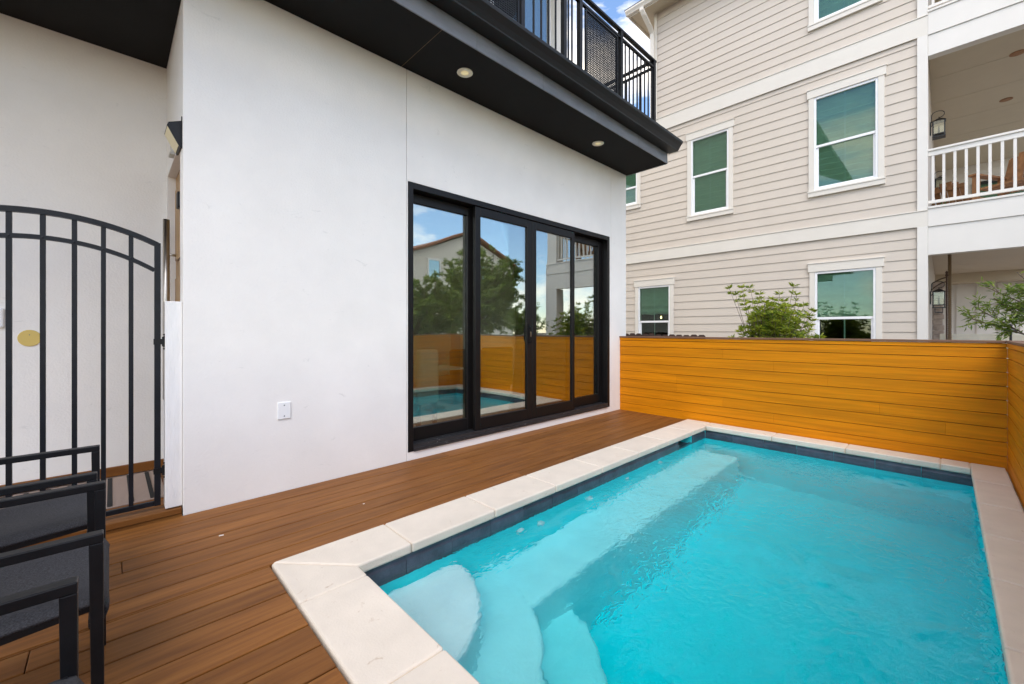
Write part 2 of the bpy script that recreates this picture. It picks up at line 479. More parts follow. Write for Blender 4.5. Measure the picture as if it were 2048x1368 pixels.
# ------------------------------------------------------------------ mesh helpers
class MB:
    def __init__(s):
        s.v, s.f, s.smooth = [], [], False
    def add(s, vs_, fs):
        o = len(s.v)
        s.v += [tuple(p) for p in vs_]
        s.f += [tuple(i + o for i in f) for f in fs]
        return s
    def box(s, x0, x1, y0, y1, z0, z1):
        return s.add([(x0, y0, z0), (x1, y0, z0), (x1, y1, z0), (x0, y1, z0), (x0, y0, z1), (x1, y0, z1), (x1, y1, z1), (x0, y1, z1)],
                     [(0, 3, 2, 1), (4, 5, 6, 7), (0, 1, 5, 4), (1, 2, 6, 5), (2, 3, 7, 6), (3, 0, 4, 7)])
    def prism(s, pts, axis, a, b):
        """polygon extruded along an axis; pts are the other two coordinates in order (x:(y,z) y:(x,z) z:(x,y))"""
        n = len(pts)
        def P(p, t):
            return {'x': (t, p[0], p[1]), 'y': (p[0], t, p[1]), 'z': (p[0], p[1], t)}[axis]
        vv = [P(p, a) for p in pts] + [P(p, b) for p in pts]
        ff = [tuple(range(n - 1, -1, -1)), tuple(range(n, 2 * n))]
        ff += [(i, (i + 1) % n, (i + 1) % n + n, i + n) for i in range(n)]
        return s.add(vv, ff)
    def tube(s, pts, r, seg=8, r2=None, cap=True):
        pts = [Vector(p) for p in pts]
        n = len(pts)
        r2 = r if r2 is None else r2
        vv, ff = [], []
        up = Vector((0, 0, 1))
        for i, p in enumerate(pts):
            d = (pts[min(i + 1, n - 1)] - pts[max(i - 1, 0)]).normalized()
            a = d.cross(up)
            if a.length < 1e-3:
                a = d.cross(Vector((1, 0, 0)))
            a.normalize()
            b = d.cross(a)
            rr = r + (r2 - r) * i / max(1, n - 1)
            for k in range(seg):
                t = 2 * math.pi * k / seg
                vv.append(p + a * (rr * math.cos(t)) + b * (rr * math.sin(t)))
        for i in range(n - 1):
            for k in range(seg):
                k2 = (k + 1) % seg
                ff.append((i * seg + k, i * seg + k2, (i + 1) * seg + k2, (i + 1) * seg + k))
        if cap:
            ff.append(tuple(range(seg - 1, -1, -1)))
            ff.append(tuple((n - 1) * seg + k for k in range(seg)))
        return s.add(vv, ff)
    def strip(s, pts, half_w, half_t, wdir):
        """rectangular bar swept along pts; wdir is the constant width direction"""
        pts = [Vector(p) for p in pts]
        w = Vector(wdir).normalized()
        n = len(pts)
        vv, ff = [], []
        for i, p in enumerate(pts):
            d = (pts[min(i + 1, n - 1)] - pts[max(i - 1, 0)]).normalized()
            t = d.cross(w).normalized()
            for (a, b) in ((-1, -1), (1, -1), (1, 1), (-1, 1)):
                vv.append(p + w * half_w * a + t * half_t * b)
        for i in range(n - 1):
            for k in range(4):
                k2 = (k + 1) % 4
                ff.append((i * 4 + k, i * 4 + k2, (i + 1) * 4 + k2, (i + 1) * 4 + k))
        ff.append((3, 2, 1, 0))
        ff.append(tuple((n - 1) * 4 + k for k in range(4)))
        return s.add(vv, ff)
    def lathe(s, prof, c=(0, 0, 0), seg=20, axis='z'):
        n = len(prof)
        vv, ff = [], []
        for (r, h) in prof:
            for k in range(seg):
                t = 2 * math.pi * k / seg
                a, b = r * math.cos(t), r * math.sin(t)
                q = {'z': (a, b, h), 'x': (h, a, b), 'y': (a, h, b)}[axis]
                vv.append((c[0] + q[0], c[1] + q[1], c[2] + q[2]))
        for i in range(n - 1):
            for k in range(seg):
                k2 = (k + 1) % seg
                ff.append((i * seg + k, i * seg + k2, (i + 1) * seg + k2, (i + 1) * seg + k))
        ff.append(tuple(range(seg - 1, -1, -1)))
        ff.append(tuple((n - 1) * seg + k for k in range(seg)))
        return s.add(vv, ff)
    def mesh(s, name, bevel=0.0, segs=2, smooth=False):
        me = bpy.data.meshes.new(name)
        me.from_pydata(s.v, [], s.f)
        bm = bmesh.new()
        bm.from_mesh(me)
        bmesh.ops.recalc_face_normals(bm, faces=bm.faces)
        if bevel:
            ed = [e for e in bm.edges if len(e.link_faces) == 2 and e.calc_face_angle(0) > 0.5]
            bmesh.ops.bevel(bm, geom=ed, offset=bevel, segments=segs, affect='EDGES', profile=0.5, clamp_overlap=True)
        bm.to_mesh(me)
        bm.free()
        if smooth:
            for p in me.polygons:
                p.use_smooth = True
        me.update()
        return me

def link(name, me, mat, parent=None):
    o = bpy.data.objects.new(name, me)
    COL.objects.link(o)
    if me is not None and mat is not None and len(me.materials) == 0:
        me.materials.append(MT[mat] if isinstance(mat, str) else mat)
    if parent is not None:
        o.parent = parent
        o.matrix_parent_inverse = parent.matrix_basis.inverted()
    return o

def put(name, mb, mat, parent=None, bevel=0.0, segs=2, smooth=False):
    return link(name, mb.mesh(name, bevel, segs, smooth), mat, parent)

_cache = {}
def piece(name, x0, x1, y0, y1, z0, z1, mat, parent, bevel=0.0, segs=1):
    """a box-shaped piece; alike pieces share their mesh"""
    d = (round(x1 - x0, 4), round(y1 - y0, 4), round(z1 - z0, 4))
    key = (d, mat, bevel, segs)
    me = _cache.get(key)
    if me is None:
        me = MB().box(-d[0] / 2, d[0] / 2, -d[1] / 2, d[1] / 2, -d[2] / 2, d[2] / 2).mesh(name, bevel, segs)
        _cache[key] = me
    o = link(name, me, mat, None)
    o.location = ((x0 + x1) / 2, (y0 + y1) / 2, (z0 + z1) / 2)
    if parent is not None:
        o.parent = parent
        o.matrix_parent_inverse = parent.matrix_basis.inverted()
    return o

def thing(name, label, cat, loc=(0, 0, 0), group=None):
    o = bpy.data.objects.new(name, None)
    COL.objects.link(o)
    o.location = loc
    o.empty_display_size = 0.1
    tag(o, label, cat, group)
    return o

def tag(o, label, cat, group=None):
    o['label'] = label
    o['category'] = cat
    if group:
        o['group'] = group
    return o

def struct(o):
    o['kind'] = 'structure'
    return o

def dup(root, off, label, group=None):
    """copy of a thing with its parts and sub-parts, moved by off"""
    def cp(o, par):
        c = o.copy()
        COL.objects.link(c)
        if par is not None:
            c.parent = par
        for ch in o.children:
            cp(ch, c)
        return c
    r = cp(root, None)
    r.location = root.location + Vector(off)
    r['label'] = label
    if group:
        r['group'] = group
    return r

def wall_holes(mb, axis, a0, a1, x0, x1, z0, z1, holes):
    """wall slab (thickness a0..a1 on the given axis) with rectangular holes (u0,u1,z0,z1)"""
    us = sorted({x0, x1, *[h[0] for h in holes], *[h[1] for h in holes]})
    zs = sorted({z0, z1, *[h[2] for h in holes], *[h[3] for h in holes]})
    us = [u for u in us if x0 <= u <= x1]
    zs = [z for z in zs if z0 <= z <= z1]
    for j in range(len(zs) - 1):
        run = None
        for i in range(len(us) - 1):
            cu, cz = (us[i] + us[i + 1]) / 2, (zs[j] + zs[j + 1]) / 2
            solid = not any(h[0] < cu < h[1] and h[2] < cz < h[3] for h in holes)
            if solid:
                run = [us[i], us[i + 1]] if run is None else [run[0], us[i + 1]]
            if run and (not solid or i == len(us) - 2):
                if axis == 'y':
                    mb.box(run[0], run[1], a0, a1, zs[j], zs[j + 1])
                else:
                    mb.box(a0, a1, run[0], run[1], zs[j], zs[j + 1])
                run = None
    return mb

# ------------------------------------------------------------------ ground
PX0, PX1, PY0, PY1 = -2.09, 0.18, 0.87, 5.35      # faces of the pool walls
WZ = -0.13                                         # water level
g = MB()
for (x0, x1, y0, y1) in ((-150, 150, -150, PY0 - 0.1), (-150, 150, PY1 + 0.1, 150), (-150, PX0 - 0.1, PY0 - 0.1, PY1 + 0.1), (PX1 + 0.1, 150, PY0 - 0.1, PY1 + 0.1)):
    g.add([(x0, y0, -0.16), (x1, y0, -0.16), (x1, y1, -0.16), (x0, y1, -0.16)], [(0, 1, 2, 3)])
struct(put('ground', g, 'ground'))

# ------------------------------------------------------------------ deck
sub = struct(put('deck', MB().box(-3.42, -2.42, -3.0, 5.55, -0.12, -0.045).box(-2.42, 0.36, -3.0, 0.56, -0.12, -0.045), 'darkbox'))
WALLX = -3.43
edges_ = [-3.424]
k = -3.253
while k < 0.33:
    edges_.append(k)
    k += 0.1455
edges_.append(0.362)
rb = random.Random(3)
for i in range(len(edges_) - 1):
    x0, x1 = edges_[i] + 0.004, edges_[i + 1] - 0.004
    y_end = 5.555 if x1 < -2.36 else 0.583
    if x0 < -2.40 < x1:
        x1, y_end = -2.396, 5.555
    cuts = [-3.0]
    y = -3.0 + rb.uniform(1.2, 3.4)
    while y < y_end - 0.8:
        cuts.append(y)
        y += 3.6
    cuts.append(y_end)
    for a, b in zip(cuts, cuts[1:]):
        piece('deck_board', x0, x1, a + 0.0015, b - 0.0015, -0.044, 0.0 + rb.uniform(-0.0012, 0.0008), 'deck', sub, 0.003, 2)
# sliver beside the mitred coping corner
piece('deck_board', -2.391, -2.385, -0.5, 0.583, -0.044, -0.002, 'deck', sub)

# raised entry porch floor behind the gate
porch = struct(put('entry_porch_floor', MB().box(-4.53, -3.46, -3.0, 0.33, -0.12, 0.012), 'darkbox'))
piece('riser', -3.455, -3.435, -3.0, 0.333, -0.02, 0.010, 'deck', porch)
xx = -3.428
for w in (0.14, 0.14, 0.14, 0.14, 0.14, 0.14, 0.14, 0.10):
    piece('deck_board', xx - w + 0.005, xx, -3.0, 0.331, 0.014, 0.050, 'deck', porch, 0.003, 2)
    xx -= w
piece('kickboard', -4.538, -4.512, -3.0, 0.331, 0.052, 0.125, 'deck', porch, 0.002, 1)

# ------------------------------------------------------------------ pool
pool = MB()
pool.box(PX0 - 0.15, PX1 + 0.15, PY0 - 0.15, PY1 + 0.15, -1.60, -1.40)
pool.box(PX0 - 0.15, PX0, PY0 - 0.15, 4.60, -1.399, -0.047).box(PX0 - 0.15, PX0, 4.60, 4.97, -1.399, -0.19).box(PX0 - 0.15, PX0, 4.97, PY1 + 0.15, -1.399, -0.047)
pool.box(PX1, PX1 + 0.15, PY0 - 0.15, PY1 + 0.15, -1.399, -0.047)
pool.box(PX0 + 0.001, PX1 - 0.001, PY0 - 0.15, PY0, -1.399, -0.047).box(PX0 + 0.001, PX1 - 0.001, PY1, PY1 + 0.15, -1.399, -0.047)
pool = struct(put('pool', pool, 'basin'))
put('bench', MB().box(PX0 + 0.001, -1.64, PY0 + 0.4, 5.20, -1.398, -0.605), 'plaster', pool, 0.035, 3)
for rad, zt in ((0.66, -0.30), (0.98, -0.602), (1.31, -0.90)):
    pts = [(PX0 + 0.002, PY0 + 0.002)]
    for q in range(33):
        t = math.pi / 2 * q / 32
        pts.append((PX0 + 0.002 + rad * math.cos(t), PY0 + 0.002 + rad * math.sin(t)))
    put('step', MB().prism(pts, 'z', -1.397, zt), 'plaster', pool, 0.03, 3)
# waterline tiles with a sloped upper lip
def tile(axis, u0, u1, face, sgn):
    mb = MB()
    d = 0.012 * sgn
    prof = [(face, -0.19), (face + d, -0.188), (face + d, -0.083), (face + d * 0.55, -0.070), (face + d * 0.5, -0.046), (face, -0.046)]
    mb.prism(prof, 'y' if axis == 'y' else 'x', u0 + 0.0015, u1 - 0.0015)
    if axis == 'x':
        mb.v = [(v[0], v[1], v[2]) for v in mb.v]
    return put('tile', mb, 'tile', pool)
y = 0.873
ty = [0.873] + [0.873 + 0.3107 * i for i in range(1, 12)] + [4.60]
for a, b in zip(ty, ty[1:]):
    if b - a > 0.03:
        tile('y', a, b, PX0, 1)
tile('y', 4.97, 5.338, PX0, 1)
for i in range(15):
    a, b = 0.873 + 0.2978 * i, 0.873 + 0.2978 * (i + 1)
    tile('y', a, b, PX1, -1)
for fy, sg in ((PY0, 1), (PY1, -1)):
    for i in range(7):
        a = PX0 + 0.014 + (PX1 - PX0 - 0.028) / 7 * i
        tile('x', a, a + (PX1 - PX0 - 0.028) / 7, fy, sg)
# skimmer mouth
sk = MB()
sk.box(PX0 - 0.30, PX0 - 0.28, 4.58, 4.99, -0.21, -0.046).box(PX0 - 0.28, PX0 - 0.003, 4.58, 4.598, -0.21, -0.046).box(PX0 - 0.28, PX0 - 0.003, 4.972, 4.99, -0.21, -0.046)
sk.box(PX0 - 0.28, PX0 + 0.006, 4.60, 4.97, -0.21, -0.15)
put('skimmer', sk, 'tile', pool)
# return jets in the long wall and one opposite
for jy, jz in ((2.09, -0.335), (2.30, -0.375), (2.91, -0.35), (3.52, -0.35), (4.18, -0.353)):
    j = put('jet_fitting', MB().lathe([(0.0, 0.024), (0.012, 0.024), (0.016, 0.018), (0.030, 0.012), (0.034, 0.0), (0.0, 0.0)], (PX0, jy, jz), 18, 'x'), 'jet', pool, smooth=True)
put('jet_fitting', MB().lathe([(0.0, -0.024), (0.012, -0.024), (0.016, -0.018), (0.030, -0.012), (0.034, 0.0), (0.0, 0.0)], (PX1, 3.95, -0.28), 18, 'x'), 'jet', pool, smooth=True)
# coping: grout bed and stones
cop = MB().box(-2.386, -2.075, 0.60, 5.55, -0.046, 0.004).box(-2.07, 0.355, 0.60, 0.885, -0.046, 0.004).box(-2.07, 0.355, 5.33, 5.55, -0.046, 0.004).box(0.17, 0.355, 0.89, 5.325, -0.046, 0.004)
put('coping_bed', cop, 'grout', pool)
G = 0.0022
def stone(pts):
    return put('coping_stone', MB().prism(pts, 'z', -0.044, 0.012), 'coping', pool, 0.011, 3)
XO, XI, YO, YI = -2.39, -2.06, 0.59, 0.90
yj = [1.21, 1.83, 2.45, 3.07, 3.69, 4.31, 4.93]
stone([(XO, YO + G * 2), (XI, YI + G * 2), (XI, yj[0] - G), (XO, yj[0] - G)])
for a, b in zip(yj, yj[1:]):
    stone([(XO, a + G), (XI, a + G), (XI, b - G), (XO, b - G)])
stone([(XO, yj[-1] + G), (XI, yj[-1] + G), (XI, 5.32), (XI - 0.035, 5.36), (XI - 0.035, 5.553), (XO, 5.553)])
stone([(XO + G * 2, YO), (-1.95 - G, YO), (-1.95 - G, YI), (XI + G * 2, YI)])
xj = [-1.95, -1.30, -0.65, 0.0]
for a, b in zip(xj, xj[1:] + [0.355]):
    stone([(a + G, YO), (b - G, YO), (b - G, YI), (a + G, YI)])
bx = [-2.092, -1.35, -0.70, -0.03, 0.152]
for i, (a, b) in enumerate(zip(bx, bx[1:])):
    if i == 0:
        stone([(-2.055, 5.32), (b - G, 5.32), (b - G, 5.553), (-2.091, 5.553), (-2.091, 5.36)])
    else:
        stone([(a + G, 5.32), (b - G, 5.32), (b - G, 5.553), (a + G, 5.553)])
ry = [0.90, 1.16, 1.79, 2.42, 3.05, 3.68, 4.31, 4.94, 5.553]
for a, b in zip(ry, ry[1:]):
    stone([(0.152, a + G), (0.358, a + G), (0.358, b - G), (0.152, b - G)])

# water: one closed body, its sides and bottom lie inside the shell
water = struct(put('water', MB().box(PX0 - 0.02, PX1 + 0.02, PY0 - 0.02, PY1 + 0.02, -1.45, WZ), 'water'))

# ------------------------------------------------------------------ ochre fences
def fence_back():
    t = thing('board_fence', 'ochre horizontal board fence across the far end of the pool', 'fence', (-1.5, 5.6, 0))
    zs = [0.0] + [0.105 + 0.1205 * i for i in range(0, 9)]
    zs = [-0.03, 0.105, 0.2265, 0.348, 0.4695, 0.591, 0.7125, 0.834, 0.9555, 1.045]
    js = {0: [-0.88], 1: [-1.39], 2: [-1.95, 0.0], 3: [-2.55, -0.46], 4: [-2.55], 5: [-0.88], 6: [-1.39], 7: [-1.95], 8: []}
    for i, (a, b) in enumerate(zip(zs, zs[1:])):
        xs = [-3.428] + sorted(js[i]) + [0.3702]
        for x0, x1 in zip(xs, xs[1:]):
            piece('board', x0 + 0.0003, x1 - 0.0003, 5.570, 5.592, a + 0.0026, b - 0.0026, 'fence', t, 0.0012, 1)
    piece('board', -3.428, 0.366, 5.565, 5.592, 1.0475, 1.084, 'fence', t, 0.002, 1)
    piece('gap_blocker', -3.428, 0.366, 5.5935, 5.5955, -0.03, 1.08, 'picket', t)  # added dark sheet, keeps light from showing through the board gaps
    piece('cap_rail', -3.428, 0.36, 5.552, 5.66, 1.086, 1.108, 'fencecap', t, 0.003, 1)
    for x in (-3.36, -2.4, -1.2, 0.30):
        piece('post', x - 0.045, x + 0.045, 5.596, 5.686 - 0.02, -0.16, 1.084, 'picket', t)
    return t
def fence_side():
    t = thing('board_fence', 'ochre horizontal board fence along the long right side of the pool', 'fence', (0.39, 2, 0))
    zs = [-0.03, 0.105, 0.2265, 0.348, 0.4695, 0.591, 0.7125, 0.834, 0.9555, 1.045]
    rr = random.Random(5)
    for a, b in zip(zs, zs[1:]):
        ys = [-3.0]
        y = -3.0 + rr.uniform(0.8, 2.4)
        while y < 5.0:
            ys.append(y)
            y += 2.44
        ys.append(5.5695)
        for y0, y1 in zip(ys, ys[1:]):
            piece('board', 0.370, 0.392, y0 + 0.0003, y1 - 0.0003, a + 0.0026, b - 0.0026, 'fence', t, 0.0012, 1)
    piece('board', 0.365, 0.392, -3.0, 5.562, 1.0475, 1.084, 'fence', t, 0.002, 1)
    piece('gap_blocker', 0.3935, 0.3955, -3.0, 5.59, -0.03, 1.08, 'picket', t)  # same added sheet, blocks light in the side fence gaps
    piece('cap_rail', 0.362, 0.46, -3.0, 5.66, 1.086, 1.108, 'fencecap', t, 0.003, 1)
    for y in (-2.6, -1.2, 0.2, 1.6, 3.0, 4.3, 5.40):
        piece('post', 0.396, 0.47, y - 0.045, y + 0.045, -0.16, 1.084, 'picket', t)
    return t
fence_back()
fence_side()

# ------------------------------------------------------------------ white house
house = thing('white_house', 'white stucco house with black soffits and sliding glass door beside the pool', 'house', (-5, 2, 0))
DY0, DY1, DZ0, DZ1 = 1.971, 5.292, 0.072, 2.572
TOP = 3.595
def panel(y0, y1, z0, z1):
    return piece('wall_panel', WALLX - 0.03, WALLX, y0, y1, z0, z1, 'white', house, 0.002, 1)
CY = 0.338        # outer corner of the wall
panel(CY, 1.955, -0.05, TOP)
panel(1.959, 5.329, DZ1 + 0.001, TOP)
panel(1.959, 5.329, -0.05, DZ0 - 0.001)
panel(1.959, DY0, DZ0, DZ1)
panel(DY1, 5.329, DZ0, DZ1)
panel(5.333, 5.75, -0.05, TOP)
core = MB()
wall_holes(core, 'x', -3.64, WALLX - 0.032, CY + 0.01, 5.74, -0.12, 3.59, [(DY0 - 0.001, DY1 + 0.001, DZ0, DZ1)])
core.box(-8.0, -3.641, 5.58, 5.748, -0.12, 3.59)
wall_holes(core, 'x', -8.0, -7.8, CY + 0.25, 5.579, -0.12, 3.59, [(1.0, 4.2, 0.35, 2.55)])  # rear hole added to let daylight into the room
core.box(-7.799, -3.641, 2.0 - 1.35, 2.0 - 1.2, -0.12, 2.8)
core.box(-7.799, -3.641, 0.801, 5.579, 2.80, 3.59)
put('wall', core, 'white', house)
# return wall with the entry door, and the wall behind the gate
OX0, OX1, OZ = -4.47, -3.60, 2.47
rw = MB()
wall_holes(rw, 'y', CY, CY + 0.20, -4.541, WALLX - 0.033, -0.05, 3.59, [(OX0, OX1, -0.06, OZ)])
put('return_wall', rw, 'white', house)
put('porch_wall', MB().box(-4.74, -4.54, -3.2, CY + 0.2, -0.12, 3.59), 'white', house)
# entry door: timber leaf with raised panels, in its recess
door = put('entry_door', MB().box(OX0 + 0.002, OX1 - 0.002, CY + 0.055, CY + 0.10, 0.052, OZ - 0.002), 'wood', house)
for z0, z1 in ((0.18, 0.85), (1.00, 1.62), (1.76, 2.34)):
    for x0, x1 in ((OX0 + 0.10, OX0 + 0.39), (OX1 - 0.39, OX1 - 0.10)):
        put('panel', MB().box(x0, x1, CY + 0.040, CY + 0.0545, z0, z1), 'wood', door, 0.012, 2)
put('pull_handle', MB().tube([(-4.30, CY - 0.02, 0.65), (-4.30, CY - 0.02, 2.08)], 0.022, 14).tube([(-4.30, CY - 0.02, 0.9), (-4.30, CY + 0.054, 0.9)], 0.01, 8).tube([(-4.30, CY - 0.02, 1.80), (-4.30, CY + 0.054, 1.80)], 0.01, 8), 'steel', door, smooth=True)
put('lock', MB().box(-4.06, -3.98, CY + 0.02, CY + 0.054, 2.12, 2.24), 'blackmetal', door, 0.006, 2)
# soffits, fascia, gutter
SX = -2.77
put('soffit', MB().box(-3.46, SX - 0.012, -3.2, 1.905, 3.598, 3.62), 'black', house)
put('soffit', MB().box(-3.46, SX - 0.012, 1.909, 5.765, 3.598, 3.62), 'black', house)
put('joint_strip', MB().box(-3.44, SX - 0.013, 1.9052, 1.9088, 3.5985, 3.61), 'rope', house)
put('porch_soffit', MB().box(-4.539, -3.462, -3.2, CY - 0.001, 3.395, 3.42).box(-3.461, -3.44, -3.2, CY - 0.001, 3.395, 3.597), 'black', house)
fj = [-3.2, -0.4, 1.5, 2.25, 3.1, 4.0, 4.95, 5.768]
for a, b in zip(fj, fj[1:]):
    piece('fascia', SX - 0.012, SX, a + 0.0008, b - 0.0008, 3.590, 3.739, 'fascia', house, 0.002, 1)
put('fascia', MB().box(-3.46, SX - 0.0125, 5.766, 5.778, 3.590, 3.739), 'fascia', house)
put('balcony_slab', MB().box(-4.50, SX - 0.013, -3.2, 5.764, 3.6205, 4.00), 'gutter', house)
gp = [(-2.769, 3.741), (-2.632, 3.741), (-2.628, 3.752), (-2.600, 3.790), (-2.562, 3.828), (-2.556, 3.850), (-2.566, 3.850), (-2.572, 3.836), (-2.64, 3.78), (-2.655, 3.752), (-2.769, 3.752)]
put('gutter', MB().prism(gp, 'y', -3.2, 5.800), 'gutter', house, 0.0015, 1)
put('gutter_end', MB().prism([(-2.769, 3.7405), (-2.632, 3.7405), (-2.60, 3.79), (-2.556, 3.850), (-2.769, 3.850)], 'y', 5.8005, 5.804), 'gutter', house)
put('drip_edge', MB().box(-2.80, -2.570, -3.2, 5.81, 3.858, 3.868).box(-2.80, -2.765, -3.2, 5.81, 3.753, 3.8575), 'gutter', house)
# recessed downlights
for (lx, ly) in ((-3.10, 2.374), (-3.092, 4.506)):
    d = put('downlight', MB().lathe([(0.046, 3.5975), (0.072, 3.5975), (0.074, 3.592), (0.068, 3.588), (0.046, 3.5905)], (lx, ly, 0), 32), 'lightrim', house, smooth=False)
    put('lens', MB().lathe([(0.0, 3.5972), (0.0455, 3.5972), (0.0455, 3.591), (0.02, 3.5895), (0.0, 3.5892)], (lx, ly, 0), 32), 'litlens', d)
# upper storey
up = MB()
wall_holes(up, 'x', -4.70, -4.50, -3.2, 5.58, 4.001, 7.6, [(2.70, 5.30, 4.10, 6.9)])
up.box(-8.0, -4.701, 5.40, 5.58, 3.591, 7.6).box(-8.0, -7.8, -3.2, 5.399, 3.591, 7.6).box(-8.0, -4.701, -3.4, -3.201, 3.591, 7.6)
put('upper_wall', up, 'white', house)
gl = put('upper_glazing', MB().box(-4.60, -4.57, 2.70, 2.76, 4.10, 6.9).box(-4.60, -4.57, 5.24, 5.30, 4.10, 6.9).box(-4.60, -4.57, 3.97, 4.03, 4.10, 6.9).box(-4.60, -4.57, 2.7605, 3.9695, 6.84, 6.9).box(-4.60, -4.57, 4.0305, 5.2395, 6.84, 6.9).box(-4.60, -4.57, 2.7605, 3.9695, 4.10, 4.18).box(-4.60, -4.57, 4.0305, 5.2395, 4.10, 4.18), 'vinyl', house)
piece('pane', -4.590, -4.584, 2.761, 3.969, 4.181, 6.839, 'glassup', gl)
piece('pane', -4.590, -4.584, 4.031, 5.239, 4.181, 6.839, 'glassup', gl)
piece('shade', -4.66, -4.65, 2.72, 5.28, 4.11, 6.88, 'shade', gl)
put('roof', MB().prism([(-2.75, 7.52), (-2.75, 7.66), (-6.2, 9.9), (-9.6, 7.66), (-9.6, 7.52), (-6.2, 9.74)], 'y', -3.8, 6.0).prism([(-4.5, 7.602), (-8.0, 7.602), (-6.2, 9.2)], 'y', 5.40, 5.58), 'roofgrey', house)
# room behind the sliding door
put('room_lining', wall_holes(MB(), 'x', -7.798, -7.78, 0.816, 5.559, 0.051, 2.78, [(1.0, 4.2, 0.35, 2.55)]).box(-7.779, -3.642, 5.56, 5.578, 0.051, 2.78).box(-7.779, -3.642, 0.80, 0.815, 0.051, 2.78).box(-7.798, -3.642, 0.80, 5.579, 2.781, 2.799), 'roomwall', house)
fill_window = put('rear_or_fill_window', MB().box(-7.92, -7.88, 1.001, 1.06, 0.351, 2.549).box(-7.92, -7.88, 4.14, 4.199, 0.351, 2.549).box(-7.92, -7.88, 2.57, 2.63, 0.351, 2.549).box(-7.92, -7.88, 1.0605, 2.5695, 2.49, 2.549).box(-7.92, -7.88, 2.6305, 4.1395, 2.49, 2.549).box(-7.92, -7.88, 1.0605, 2.5695, 0.351, 0.41).box(-7.92, -7.88, 2.6305, 4.1395, 0.351, 0.41), 'vinyl', house)  # unseen window, added to brighten the room behind the sliding door
piece('pane', -7.903, -7.897, 1.061, 2.569, 0.411, 2.489, 'glassclear', fill_window)
piece('pane', -7.903, -7.897, 2.631, 4.139, 0.411, 2.489, 'glassclear', fill_window)
put('room_floor', MB().box(-7.8, -3.642, 0.80, 5.579, -0.10, 0.05), 'roomfloor', house)

# sliding door: frame, four leaves on two tracks
FX0, FX1 = -3.60, -3.425
fr = MB()
fr.box(FX0, FX1, DY0 + 0.001, DY0 + 0.055, DZ0, DZ1 - 0.001).box(FX0, FX1, DY1 - 0.055, DY1 - 0.001, DZ0, DZ1 - 0.001)
fr.box(FX0, FX1, DY0 + 0.0555, DY1 - 0.0555, DZ1 - 0.06, DZ1 - 0.001)
slide = put('sliding_door', fr, 'alu', house, 0.003, 1)
tk = MB()
tk.box(FX0, FX1 + 0.012, DY0 + 0.0555, DY1 - 0.0555, DZ0 + 0.001, DZ0 + 0.03)
for tx in (-3.595, -3.535, -3.475, -3.436):
    tk.box(tx, tx + 0.012, DY0 + 0.056, DY1 - 0.056, DZ0 + 0.0302, DZ0 + 0.062)
put('track', tk, 'track', slide)
def leaf(y0, y1, xc, sl, sr):
    z0, z1 = DZ0 + 0.064, DZ1 - 0.062
    a, b = xc - 0.024, xc + 0.024
    m_ = MB().box(a, b, y0, y0 + sl, z0, z1).box(a, b, y1 - sr, y1, z0, z1)
    m_.box(a, b, y0 + sl + 0.0002, y1 - sr - 0.0002, z0, z0 + 0.125).box(a, b, y0 + sl + 0.0002, y1 - sr - 0.0002, z1 - 0.09, z1)
    put('leaf_frame', m_, 'alu', slide, 0.003, 1)
    piece('pane', xc - 0.004, xc + 0.004, y0 + sl - 0.006, y1 - sr + 0.006, z0 + 0.119, z1 - 0.084, 'glassdoor', slide)
leaf(2.028, 2.83, -3.555, 0.02, 0.09)
leaf(2.775, 3.645, -3.465, 0.072, 0.085)
leaf(3.648, 4.475, -3.465, 0.075, 0.055)
leaf(4.45, 5.236, -3.555, 0.06, 0.075)
hd = MB().box(-3.4405, -3.432, 3.585, 3.618, 1.02, 1.27)
hd.strip([(-3.434, 3.600, 1.05), (-3.405, 3.600, 1.07), (-3.395, 3.600, 1.145), (-3.405, 3.600, 1.22), (-3.434, 3.600, 1.24)], 0.008, 0.006, (0, 1, 0))
put('handle', hd, 'blackmetal', slide)
put('latch', MB().box(-3.4315, -3.427, 3.606, 3.616, 1.12, 1.18), 'steel', slide)

# small fittings on the white house
oc = thing('outlet_cover', 'small white blank outlet cover with two screws low on white wall', 'outlet cover', (WALLX, 0.93, 0.6))
put('plate', MB().box(WALLX - 0.001, WALLX + 0.010, 0.888, 0.978, 0.535, 0.662), 'plastic', oc, 0.005, 2)
for z in (0.558, 0.638):
    put('screw', MB().lathe([(0.0, 0.0115), (0.0045, 0.0115), (0.005, 0.0095), (0.0, 0.0095)], (WALLX, 0.933, z), 12, 'x'), 'screw', oc)
wlmp = thing('wall_lamp', 'black wedge shaped wall lamp above the timber entry door', 'wall lamp', (-3.53, CY, 2.48))
wp = [(CY, 2.575), (CY, 2.405), (CY - 0.012, 2.398), (CY - 0.078, 2.525), (CY - 0.070, 2.545)]
put('housing', MB().prism(wp, 'x', -3.665, -3.475), 'blackmetal', wlmp, 0.002, 1)
put('lens', MB().prism([(CY - 0.0165, 2.4105), (CY - 0.0205, 2.4085), (CY - 0.0765, 2.5165), (CY - 0.0725, 2.5185)], 'x', -3.655, -3.487), 'lens', wlmp)
put('mount_plate', MB().box(-3.475, -3.468, CY - 0.006, CY - 0.0005, 2.39, 2.60), 'blackmetal', wlmp)
fit = thing('door_fitting', 'small silver stepped metal fitting over the entry door head', 'metal fitting', (-3.95, CY, 2.6))
put('bar', MB().box(-3.99, -3.965, CY - 0.02, CY, 2.50, 2.68), 'steel', fit, 0.003, 1)
put('bar', MB().box(-3.94, -3.915, CY - 0.02, CY, 2.50, 2.62), 'steel', fit, 0.003, 1)
put('base', MB().box(-4.00, -3.905, CY - 0.03, CY, 2.480, 2.499), 'steel', fit, 0.003, 1)
yp = MB()
